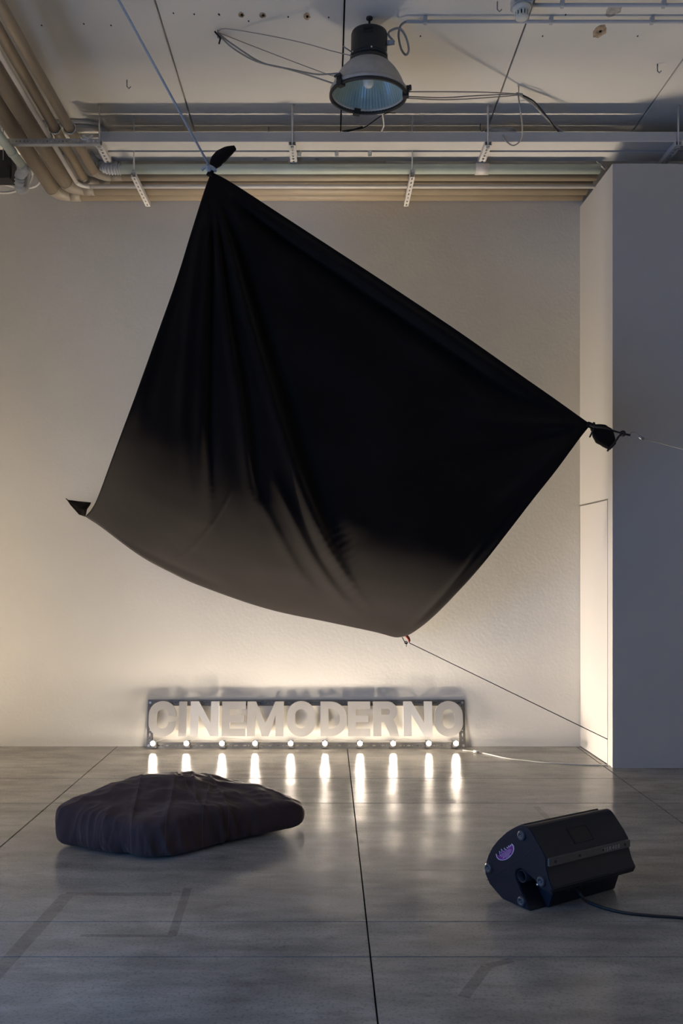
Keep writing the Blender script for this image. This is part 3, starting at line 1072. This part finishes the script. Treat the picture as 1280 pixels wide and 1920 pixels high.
MB().tube([kn, P(1181, 816, Yk)], .008, 7).build('cord_end', M_BROPE, o)
tag(o, 'black cord knotted round the right corner of the black cloth', 'cord')
o = empty('steel_wire', P(1180, 816, Yk))
MB().tube(spline([P(1184, 822, Yk), P(1180, 817, Yk), P(1182, 812, Yk), P(1189, 811, Yk), P(1199, 817, Yk), P(1203, 820, Yk)], 20), .003, 6).build('hook', M_WIRE, o)
MB().tube([P(1197, 818, Yk), P(1206, 823, Yk)], [.010, .013], 8).build('ferrule', M_WIRE, o)
wa, wb = P(1204, 822, Yk), P(1290, 845, Yk - .1)
d = wb - wa
wb = wa + d * ((ROOM_R - .02 - wa.x) / d.x)
MB().tube([wa, wb], .0032, 6).build('wire', M_WIRE, o)
tag(o, 'thin steel wire pulling the cloth to the right, past the partition', 'wire')

# cord at the bottom corner
YCc = YC
ey = 7.318
end = Vector((dxl(ey) - .001, ey, H + (CY - 1386) * ey / F))
o = empty('guy_rope', end)
MB().tube([P(766, 1205, YCc), end], .0038, 6).build('cord', M_BROPE, o)
MB().tube([P(754, 1195, YCc), P(759, 1205, YCc), P(763, 1206, YCc)], .004, 6).build('cord_end', M_BROPE, o)
MB().tube([P(763, 1204, YCc), P(761, 1213, YCc)], .003, 6).build('cord_end', M_BROPE, o)
m = MB()
for k in range(3):
    c = P(761, 1205, YCc)
    m.tube([c + Vector((.010 * math.cos(a + k), .010 * math.sin(a * 1), .010 * math.sin(a + k))) for a in [i * math.pi / 5 for i in range(10)]], .004, 5, closed=True)
m.build('knot', M_BROPE, o)
tag(o, 'thin black cord from the lowest corner of the cloth to the partition', 'cord')
o = empty('red_clip', P(762, 1197, YCc - .01))
sp = spline([P(758, 1190, YCc - .01), P(762, 1193, YCc - .01), P(766, 1198, YCc - .01), P(767, 1203, YCc - .01)], 10)
MB().tube(sp, [.010, .012, .014, .014, .014, .014, .013, .012, .011, .009], 8).build('clip_body', M_RED, o)
MB().tube([P(767, 1203, YCc - .01), P(768, 1208, YCc - .01)], .006, 6).build('clip_pin', M_CHROME, o)
tag(o, 'small red clip at the lowest corner of the black cloth', 'clip')

# ------------------------------------------------------------------ illuminated sign
M_FRAME = mat('perforated_steel', (.15, .145, .14), .45, metal=.3, vary=.12, vscale=25)
M_LET = mat('brushed_grey_letter', (.56, .54, .51), .5, spec=.35, vary=.04, vscale=6)
M_LETW = mat('milky_white_letter', (.84, .82, .78), .35, spec=.4, vary=.03, vscale=6)
M_CER = mat('white_ceramic', (.60, .58, .54), .35, vary=.03, vscale=20)
M_BULB = mat('glowing_bulb', (.9, .85, .75), .4, emit=BULB_COLOR, emit_s=14.0)

SYb = floorY(1403.5)                           # front of the foot of the frame
mpp = SYb / F
s_x0 = (274 - CX) * mpp
s_w = (873 - 274) * mpp
s_h = .425
lean = math.asin((W - .012 - SYb) / s_h)
sign = empty('cinema_sign', ((274 - CX) * mpp, SYb, 0), (-lean, 0, 0))
SX = lambda px: (px - 274) * mpp               # photo column -> sign x
BT = .052


def bar(length, M, parent, name='frame_bar'):
    per = .075
    n_ = int(length / per)
    m_ = MB()
    for i in range(n_):
        x0 = i * length / n_
        x1 = (i + 1) * length / n_
        w_ = x1 - x0
        Mi = M @ Matrix.Translation((x0, 0, 0))
        c = w_ * .40
        slot = [(c - .020, BT / 2), (c - .012, BT / 2 - .004), (c - .006, BT / 2 - .004), (c, BT / 2 - .008), (c + .006, BT / 2 - .004),
                (c + .012, BT / 2 - .004), (c + .020, BT / 2), (c + .012, BT / 2 + .004), (c + .006, BT / 2 + .004), (c, BT / 2 + .008),
                (c - .006, BT / 2 + .004), (c - .012, BT / 2 + .004)]
        h2 = [(w_ * .85 + .005 * math.cos(k * math.pi / 3), BT / 2 + .005 * math.sin(k * math.pi / 3)) for k in range(6)]
        m_.prism([[(0, 0), (w_, 0), (w_, BT), (0, BT)], slot[::-1], h2[::-1]], 0, .003, Mi)
    m_.box((0, BT - .003, 0), (length, BT, .028), M)
    return m_.build(name, M_FRAME, parent, local=True, fix=False)


RX90 = Matrix.Rotation(math.pi / 2, 4, 'X')    # strip x stays, y -> z, z -> -y
flipY = Matrix.Scale(-1, 4, (0, 1, 0))
bar(s_w, flipY @ RX90 @ Matrix.Identity(4), sign)                                            # bottom, flange backwards
bar(s_w, Matrix.Translation((0, 0, s_h)) @ Matrix.Scale(-1, 4, (0, 0, 1)) @ flipY @ RX90, sign)   # top
up = Matrix.Rotation(-math.pi / 2, 4, 'Y')     # strip x -> z
for x, sgn in ((0, 1), (s_w, -1)):
    Mv = Matrix.Translation((x, .004, 0)) @ Matrix.Scale(sgn, 4, (1, 0, 0)) @ Matrix(((0, 1, 0, 0), (0, 0, 1, 0), (1, 0, 0, 0), (0, 0, 0, 1)))
    bar(s_h, Mv, sign)
for x in (.02, s_w - .02):
    for z in (.026, s_h - .026):
        MB().tube([(x, -.008, z), (x, .0, z)], .012, 6).build('bolt', M_GALV, sign, local=True)


def arc(cx_, cy_, rx_, ry_, a0, a1, n_):
    return [(cx_ + rx_ * math.cos(math.radians(a0 + (a1 - a0) * k / n_)), cy_ + ry_ * math.sin(math.radians(a0 + (a1 - a0) * k / n_))) for k in range(n_ + 1)]


def stadium(w_, h_, ins=0):
    r = min(w_ / 2, h_ / 2) - ins
    cx_ = w_ / 2
    c1, c2 = h_ - w_ / 2 * .98, w_ / 2 * .98
    return arc(cx_, c1, r, (h_ - ins - c1), 0, 180, 18) + arc(cx_, c2, r, c2 - ins, 180, 360, 18)


def letter_loops(ch, w_, h_, s):
    b = s * .92                                 # horizontal strokes a little thinner
    if ch == 'I': return [[(0, 0), (w_, 0), (w_, h_), (0, h_)]]
    if ch == 'E':
        return [[(0, 0), (w_, 0), (w_, b), (s, b), (s, h_ * .5 - b * .45), (w_ * .92, h_ * .5 - b * .45), (w_ * .92, h_ * .5 + b * .45), (s, h_ * .5 + b * .45),
                 (s, h_ - b), (w_, h_ - b), (w_, h_), (0, h_)]]
    if ch == 'N':
        return [[(0, 0), (s, 0), (s, h_ * .62), (w_ - s, 0), (w_, 0), (w_, h_), (w_ - s, h_), (w_ - s, h_ * .38), (s, h_), (0, h_)]]
    if ch == 'M':
        k = s * 1.05
        return [[(0, 0), (s, 0), (s, h_ * .60), (w_ / 2 - s * .42, 0), (w_ / 2 + s * .42, 0), (w_ - s, h_ * .60), (w_ - s, 0), (w_, 0), (w_, h_), (w_ - k, h_), (w_ / 2, h_ * .36), (k, h_), (0, h_)]]
    if ch == 'O':
        return [stadium(w_, h_), stadium(w_, h_, s)[::-1]]
    if ch == 'C':
        c1, c2 = h_ - w_ / 2 * .98, w_ / 2 * .98
        out = arc(w_ / 2, c1, w_ / 2, h_ - c1, -8, 180, 20) + arc(w_ / 2, c2, w_ / 2, c2, 180, 368, 20)
        inn = arc(w_ / 2, c2, w_ / 2 - s, c2 - s, 368, 180, 20) + arc(w_ / 2, c1, w_ / 2 - s, h_ - c1 - s, 180, -8, 20)
        return [out + inn]
    if ch == 'D':
        r = w_ * .62
        o_ = [(0, 0)] + arc(w_ - r, r, r, r, -90, 0, 12) + arc(w_ - r, h_ - r, r, r, 0, 90, 12) + [(0, h_)]
        r2_ = r - s * .9
        i_ = [(s, b)] + arc(w_ - r, r, r2_, r - b, -90, 0, 12) + arc(w_ - r, h_ - r, r2_, r - b, 0, 90, 12) + [(s, h_ - b)]
        return [o_, i_[::-1]]
    if ch == 'R':
        r = h_ * .28
        bw = w_ * .94
        o_ = [(0, 0), (s, 0), (s, h_ * .40), (bw * .46, h_ * .40), (w_ - s * 1.08, 0), (w_, 0), (w_ - s * .30, h_ * .28), (bw - r * .42, h_ * .475)] + \
            arc(bw - r, h_ - r, r, r, -38, 90, 12) + [(0, h_)]
        i_ = [(s, h_ * .40 + b)] + arc(bw - r, h_ - r * 1.08, r - s * .9, r * 1.08 - b, -90, 90, 10) + [(s, h_ - b)]
        return [o_, i_[::-1]]


word = [('C', 278, 330), ('I', 334.5, 349.5), ('N', 357, 410.5), ('E', 415.5, 460), ('M', 463, 531.5), ('O', 538, 591), ('D', 600.5, 650.5),
        ('E', 652, 694), ('R', 699.5, 748), ('N', 756, 810), ('O', 815, 868)]
zb, ch_h = (1403.5 - 1381) * mpp, 64.5 * mpp
for ch, x0, x1 in word:
    w_ = (x1 - x0) * mpp
    fwd = -.050 if ch == 'N' else -.026
    rnd = ch in 'CO'
    lo = zb - (.004 if rnd else 0)
    hh = ch_h + (.008 if rnd else 0)
    Ml = Matrix.Translation((SX(x0), fwd, lo)) @ RX90
    lt = MB().prism(letter_loops(ch, w_, hh, 15.2 * mpp), 0, .012, Ml)
    lo_ = lt.build('letter', M_LETW if ch == 'N' else M_LET, sign, local=True)
    lo_['label'] = ('milky white letter ' if ch == 'N' else 'grey letter ') + ch
    # stand-offs that hold the letter to the frame
    for k in (.3, .7):
        xx = SX(x0) + w_ * k
        MB().box((xx - .006, fwd - .002, s_h - .045), (xx + .006, .002, s_h - .03)).build('stand_off', M_FRAME, lo_, local=True)

bulb_light = bpy.data.lights.new('bulb_light', 'POINT')
bulb_light.energy = BULB_POWER
bulb_light.color = BULB_COLOR
bulb_light.shadow_soft_size = .0235
bulb_light.use_nodes = True
lnt = bulb_light.node_tree
fo_n = lnt.nodes.new('ShaderNodeLightFalloff')
fo_n.inputs['Strength'].default_value = 1.0
fo_n.inputs['Smooth'].default_value = BULB_SOFT
lnt.links.new(fo_n.outputs['Quadratic'], lnt.nodes['Emission'].inputs['Strength'])
bulbs_px = [290, 352, 418, 479.5, 545.5, 609, 674, 735.5, 801.5, 852]
BF = -.10                                       # bulbs sit this far in front of the frame
for px in bulbs_px:
    x = SX(px) * (1 + BF / SYb * 0)
    xx = x
    zc = .044
    Mb = Matrix.Translation((xx, BF, zc))
    hd = MB().box((xx - .022, BF + .045, .006), (xx + .022, -.001, .072)).build('lamp_holder', M_FRAME, sign, local=True, bevel=.003)
    MB().tube([(xx, BF + .05, zc), (xx, BF + .016, zc)], [.019, .016], 14).build('socket', M_CER, hd, local=True)
    bm_ = MB().lathe([(0, -.022), (.009, -.020), (.0165, -.0147), (.0205, -.0075), (.022, 0), (.0205, .0075), (.0165, .0147), (.011, .0195), (0, .020)], 16,
                     Mb @ Matrix.Rotation(-math.pi / 2, 4, 'X'))
    bm_.build('bulb', M_BULB, sign, local=True)
    lo2 = bpy.data.objects.new('bulb_light', bulb_light)
    lo2.location = (xx, BF, zc)
    lo2.parent = sign
    COL.objects.link(lo2)
for a, b in zip(bulbs_px, bulbs_px[1:]):
    x0, x1 = SX(a) + .02, SX(b) - .02
    hgt = .075 + .02 * random.random()
    MB().tube(spline([(x0, BF + .06, .06), (x0 * .75 + x1 * .25, -.03, hgt), (x0 * .4 + x1 * .6, -.02, hgt - .01), (x1, BF + .06, .06)], 20), .003, 6).build('flex', M_WCABLE, sign, local=True)
tag(sign, 'steel frame sign with letters spelling CINEMODERNO and small bulbs', 'sign')

# its lead across the floor
lead = [(867, 1406.5), (880, 1408), (893, 1409.5), (915, 1414), (950, 1422), (985, 1426), (1020, 1430), (1060, 1432), (1100, 1434), (1139, 1434.5)]
o = empty('power_lead', on_z(893, 1410, 0))
pp = [on_z(a, b, .005) for a, b in lead]
pp[-1].x = dxl(pp[-1].y) - .006
MB().tube(spline(pp, 50), .0045, 6).build('cable', M_WCABLE, o)
q = on_z(893, 1409.5, .012)
MB().tube([q + Vector((-.025, .01, 0)), q + Vector((.025, -.01, 0))], [.012, .009], 10).build('connector', M_WCABLE, o)
tag(o, 'thin white power lead lying on the floor from the sign to the partition', 'cable')

# ------------------------------------------------------------------ floor cushion
M_CUSH = mat('aubergine_cotton', (.054, .036, .037), .9, spec=.12, sheen=.08, vary=.16, vscale=5, bump=.3, bscale=260, bdist=.002)
cl_ = lambda px, py: on_z(px, py, 0).to_2d()
qL, qF, qR = cl_(94, 1586), cl_(288, 1617), cl_(578, 1549)
qB = Vector(((352 - CX) * 6.1 / F, 6.1))
cen = (qL + qF + qR + qB) / 4
G = 110


CREASES = [(on_z(*a_, .26).to_2d(), on_z(*b_, .24).to_2d()) for a_, b_ in
           (((337, 1443), (300, 1561)), ((272, 1450), (244, 1532)), ((393, 1452), (443, 1526)), ((519, 1486), (490, 1568)),
            ((333, 1460), (377, 1512)), ((393, 1468), (370, 1546)), ((360, 1446), (366, 1500)))]
M_nt = M_CUSH.node_tree
pos_n = [n_ for n_ in M_nt.nodes if n_.bl_idname == 'ShaderNodeNewGeometry'][0].outputs['Position']
base_link = M_nt.nodes['Principled BSDF'].inputs['Base Color'].links[0].from_socket
for c0_, c1_ in CREASES:                        # paler lines along the fold creases
    mk = segment_mask(M_nt, pos_n, c0_, c1_, .007, .003)
    mn = M_nt.nodes.new('ShaderNodeMath')
    mn.operation = 'MULTIPLY'
    mn.inputs[1].default_value = .42
    M_nt.links.new(mk, mn.inputs[0])
    mx = M_nt.nodes.new('ShaderNodeMix')
    mx.data_type = 'RGBA'
    M_nt.links.new(mn.outputs[0], mx.inputs[0])
    M_nt.links.new(base_link, mx.inputs[6])
    mx.inputs[7].default_value = (.12, .095, .095, 1)
    base_link = mx.outputs[2]
M_nt.links.new(base_link, M_nt.nodes['Principled BSDF'].inputs['Base Color'])


def cush(n3):
    x, y, z = n3
    # rounded box on a p-norm
    pn = 8.0
    r = (abs(x) ** pn + abs(y) ** pn + abs(z) ** pn) ** (1 / pn)
    x, y, z = x / r, y / r, z / r
    u, v = (x + 1) / 2, (y + 1) / 2
    q = qF * (1 - u) * (1 - v) + qR * u * (1 - v) + qL * (1 - u) * v + qB * u * v
    edge = max(abs(x), abs(y))
    top_h = .235 - .045 * smoothstep(0.3, 1.0, u) * (1 - .6 * v) + .085 * math.exp(-((u - .55) ** 2 / .26 + (v - .75) ** 2 / .2))
    hz = (z + 1) / 2
    Z = top_h * hz
    bul = 1 + .035 * math.sin(math.pi * hz) - .02 * (1 - hz)
    q = cen + (q - cen) * bul
    p = Vector((q.x, q.y, Z))
    side = smoothstep(.74, .99, edge)
    ang = math.atan2(y, x)
    ca_, sa_ = math.cos(ang), math.sin(ang)
    slant = Z * 1.6                             # pleats run slanting down the sides
    pl_ = noise.noise(Vector((ca_ * 3.2 + slant, sa_ * 3.2 - slant, 3.0))) * .040 \
        + (.5 - abs(noise.noise(Vector((ca_ * 7 + slant * 2, sa_ * 7, 7.0))))) * .030 \
        + (.5 - abs(noise.noise(Vector((ca_ * 15, sa_ * 15 + slant * 3, 11.0))))) * .012
    dirn = Vector((q.x - cen.x, q.y - cen.y, 0)).normalized()
    p += dirn * pl_ * side * (1.3 - hz * .7)
    if z > -.2:
        a_ = p.x * .8 + p.y * .6
        b_ = p.y * .8 - p.x * .6
        w1 = noise.noise(Vector((a_ * 2.5, b_ * 6, 1.7))) * .022
        w2 = -abs(noise.noise(Vector((a_ * 7, b_ * 3.0, 8)))) * .022
        w3 = -abs(noise.noise(Vector((p.x * 9, p.y * 12, 4)))) * .012
        cr = 0
        for c0_, c1_ in CREASES:
            d_ = c1_ - c0_
            tt = max(0, min(1, (p.to_2d() - c0_).dot(d_) / d_.length_squared))
            dist = (p.to_2d() - c0_ - d_ * tt).length
            cr += .007 * math.exp(-(dist / .012) ** 2)
        p.z += (w1 + w2 + w3 + cr) * smoothstep(.35, .95, hz)
    # hem sweeping the floor
    p.z = max(.004, p.z)
    return p


m = MB()
idx = {}
for axis in range(3):
    for sgn in (-1, 1):
        for i in range(G + 1):
            for j in range(G + 1):
                a, b = -1 + 2 * i / G, -1 + 2 * j / G
                n3 = [0, 0, 0]
                n3[axis] = sgn
                n3[(axis + 1) % 3] = a
                n3[(axis + 2) % 3] = b
                key = tuple(round(c * G) for c in n3)
                if key not in idx:
                    idx[key] = len(m.v)
                    m.v.append(cush(tuple(n3)))
        for i in range(G):
            for j in range(G):
                ks = []
                for di, dj in ((0, 0), (1, 0), (1, 1), (0, 1)):
                    n3 = [0, 0, 0]
                    n3[axis] = sgn
                    n3[(axis + 1) % 3] = -1 + 2 * (i + di) / G
                    n3[(axis + 2) % 3] = -1 + 2 * (j + dj) / G
                    ks.append(idx[tuple(round(c * G) for c in n3)])
                m.face(ks, True)
cu = m.build('floor_cushion', M_CUSH)
tag(cu, 'big dark aubergine floor cushion with creased cover', 'cushion')

# ------------------------------------------------------------------ loudspeaker
M_SPK = mat('black_polypropylene', (.0085, .0098, .0175), .5, spec=.3, vary=.12, vscale=25, bump=.25, bscale=500, bdist=.0006)
M_BAR = mat('grey_aluminium_bar', (.105, .103, .10), .5, metal=.3, vary=.06, vscale=30)
M_PURP = mat('purple_print', (.20, .012, .19), .4, vary=.05, vscale=40)
M_WHITE = mat('white_print', (.62, .60, .66), .5, vary=.03, vscale=40)
M_TEXT = mat('silver_print', (.38, .37, .36), .5, vary=.03, vscale=60)
M_FOOT = mat('grey_rubber_foot', (.045, .047, .055), .5, vary=.1, vscale=40)
sp0 = cl_(996, 1711)
sp1 = cl_(1152, 1667)
ang = math.atan2(sp1.y - sp0.y, sp1.x - sp0.x)
SL = (sp1 - sp0).length
spk = empty('loudspeaker', (sp0.x, sp0.y, 0), (0, 0, ang))
# local: x along the cabinet, y = -s, z up.  section drawn in (s, z)
sec = lambda L_, x0, x1: None
Msec = Matrix(((0, 0, 1, 0), (-1, 0, 0, 0), (0, 1, 0, 0), (0, 0, 0, 1)))   # (s, z, x) -> (x, -s, z)
outer = [(-.322, .105), (-.313, .145), (-.297, .185), (-.269, .230), (-.232, .272), (-.191, .310), (-.150, .339), (-.110, .363), (-.076, .380), (-.050, .389),
         (-.034, .390), (-.014, .382), (.004, .366), (.020, .350), (.060, .309), (.087, .273), (.088, .235), (.106, .184), (.129, .147), (.113, .118)]
low_full = [(.040, .112), (.0, .001), (-.202, .001), (-.288, .045), (-.318, .085)]
low_notch = [(.050, .128), (.026, .150), (-.052, .178), (-.080, .182), (-.103, .165), (-.107, .140), (-.094, .115), (-.012, .001), (-.202, .001), (-.288, .045), (-.318, .085)]
shrink = lambda L_, k: [((s + .09) * k - .09, (z - .18) * k + .18) for s, z in L_]
m = MB().prism([outer + low_notch], 0.004, .11, Msec)
m.build('end_cap', M_SPK, spk, local=True, bevel=.004, skip=lambda c: abs(c.x - .11) < 1e-4)
m = MB().prism([outer + low_full], .11, SL - .0, Msec)
m.build('cabinet', M_SPK, spk, local=True, bevel=.004, skip=lambda c: abs(c.x - .11) < 1e-4)
# front grille, on the curved far side, lying proud of the cabinet
gr = [(s - .006, z + .006) for s, z in outer[1:9]]
gr2 = [(s + .004, z - .004) for s, z in outer[1:9]]
MB().prism([gr + gr2[::-1]], .03, SL - .03, Msec).build('grille', M_BLACK, spk, local=True)
# seam of the end cap
a, b = Vector((-.305, .060)), Vector((.047, .322))
d2 = (b - a).normalized()
nn = Vector((-d2.y, d2.x)) * .0012
MB().prism([[tuple(a + nn), tuple(b + nn), tuple(b - nn), tuple(a - nn)]], .0025, .006, Msec).build('seam', M_RUBBER, spk, local=True)
# rubber feet
for s, z in ((-.065, .339), (-.291, .123), (.060, .160), (-.065, .031)):
    Mf = Msec @ Matrix.Translation((s, z, .006)) @ Matrix.Rotation(math.pi, 4, 'X')
    ft = MB().lathe([(.024, 0), (.024, .008), (.020, .013), (.012, .013), (.009, .009), (0, .009)], 22, Mf).build('foot', M_FOOT, spk, local=True)
    MB().lathe([(0, .0085), (.005, .0085), (.005, .011), (0, .011)], 10, Mf).build('screw', M_BAR, ft, local=True)
# pole socket and its tightening screw
Mf = Msec @ Matrix.Translation((-.070, .146, 0.006))
MB().lathe([(.030, 0), (.030, .10), (.026, .10), (.026, 0)], 24, Mf, closed=True).build('pole_socket', M_SPK, spk, local=True)
MB().lathe([(0, .098), (.028, .098)], 24, Mf).build('pole_socket_end', M_DARK, spk, local=True)
a = Msec @ Vector((.026, .134, .03))
b = Msec @ Vector((.012, .128, .02))
MB().tube([a, b], .006, 8).build('pole_screw', M_CHROME, spk, local=True)
# aluminium bar with lettering
MB().box((.012, -.100, .236), (SL - .006, -.086, .272)).build('rear_bar', M_BAR, spk, local=True, bevel=.002)
bar_o = spk.children[-1]
for x in (.05, .21, .37, SL - .045):
    MB().tube([(x, -.102, .254), (x, -.099, .254)], .007, 8).build('bar_screw', M_RUBBER, spk, local=True)
cu_ = bpy.data.curves.new('model_lettering', 'FONT')
cu_.body = 'MSR400'
cu_.size = .027
cu_.space_character = 1.45
cu_.extrude = .0006
tmp = bpy.data.objects.new('tmp', cu_)
COL.objects.link(tmp)
dg = bpy.context.evaluated_depsgraph_get()
me = bpy.data.meshes.new_from_object(tmp.evaluated_get(dg))
bpy.data.objects.remove(tmp)
Mt = Matrix.Translation((SL - .205, -.1008, .245)) @ RX90
me.transform(Mt)
me.materials.clear()
me.materials.append(M_TEXT)
to = bpy.data.objects.new('lettering', me)
COL.objects.link(to)
to.parent = spk
# handle recess in the upper rear panel
Mh = Msec @ Matrix.Translation((.040, .3295, .28)) @ Matrix.Rotation(math.atan2(-.041, .040), 4, 'Z')
# rim, and a flat dark plate painted as the shade inside the recess
MB().box((-.036, -.0005, -.062), (.036, .0012, .062), Mh).build('handle_well_shade', M_DARK, spk, local=True)
m = MB()
for lo, hi in (((-.040, -.002, -.066), (-.036, .003, .066)), ((.036, -.002, -.066), (.040, .003, .066)), ((-.040, -.002, -.066), (.040, .003, -.062)), ((-.040, -.002, .062), (.040, .003, .066))):
    m.box(lo, hi, Mh)
m.build('handle_rim', M_SPK, spk, local=True, fix=False)
# connector field in the lower recess
for k, x in enumerate((.20, .24, .28)):
    c = Vector((x, -.030, .085))
    MB().tube([c, c + Vector((0, -.014, -.004))], .010, 10).build('connector', M_BLACK, spk, local=True)
# oval sticker: white border, purple field, skyline edge, lines of print
def sticker_xy(u, v):
    """u along the seam direction, v across (towards the top)"""
    c = Vector((-.172, .228))
    return tuple(c + d2 * u + Vector((-d2.y, d2.x)) * v)


def half_oval(k, skyline):
    pts = []
    for i in range(21):
        a = math.pi + math.pi * i / 20
        pts.append((.072 * k * math.cos(a), .036 * k * math.sin(a) + .010))
    for u, v in skyline:
        pts.append((u * k, v * (1 if k == 1 else .8)))
    return [sticker_xy(u, v) for u, v in pts]


sky = [(.064, .022), (.058, .014), (.052, .021), (.046, .013), (.038, .023), (.033, .013), (.024, .022), (.020, .012), (.010, .013), (.004, .026), (-.002, .012),
       (-.012, .013), (-.018, .030), (-.026, .010), (-.038, .026), (-.046, .004), (-.058, .010), (-.068, .024)]
st = MB().prism([half_oval(1.0, sky)], .0022, .0042, Msec).build('sticker', M_WHITE, spk, local=True)
st['label'] = 'purple and white half-oval sticker with a skyline edge'
MB().prism([half_oval(.93, sky)], .0014, .0024, Msec).build('sticker_print', M_PURP, st, local=True)
for u0, u1, v in ((-.045, .045, .004), (-.04, .048, -.002), (-.03, .046, -.008), (-.034, .03, -.013), (-.008, .022, -.019)):
    x = u0
    while x < u1 - .004:
        w_ = random.choice((.010, .014, .018))
        e_ = min(x + w_, u1)
        lp = [sticker_xy(x, v - .0008), sticker_xy(e_, v - .0008), sticker_xy(e_, v + .0008), sticker_xy(x, v + .0008)]
        MB().prism([lp], .0006, .0016, Msec).build('print_line', M_WHITE, st, local=True)
        x = e_ + .0022
tag(spk, 'black stage loudspeaker lying on its side with a purple sticker', 'loudspeaker')
# its cable
cs = [spk_p for spk_p in ()]
Mspk = MW[spk.name]
c0 = Mspk @ Vector((.26, -.035, .075))
kp = [c0, c0 + Vector((.01, -.05, -.02)), on_z(1100, 1690, .012), on_z(1135, 1703, .008), on_z(1175, 1712, .008), on_z(1225, 1717, .008), on_z(1285, 1722, .008), on_z(1400, 1740, .008), on_z(1520, 1745, .008)]
tag(MB().tube(spline(kp, 70), .007, 8).build('speaker_cable', M_RUBBER), 'black cable trailing from the loudspeaker across the floor to the right', 'cable')
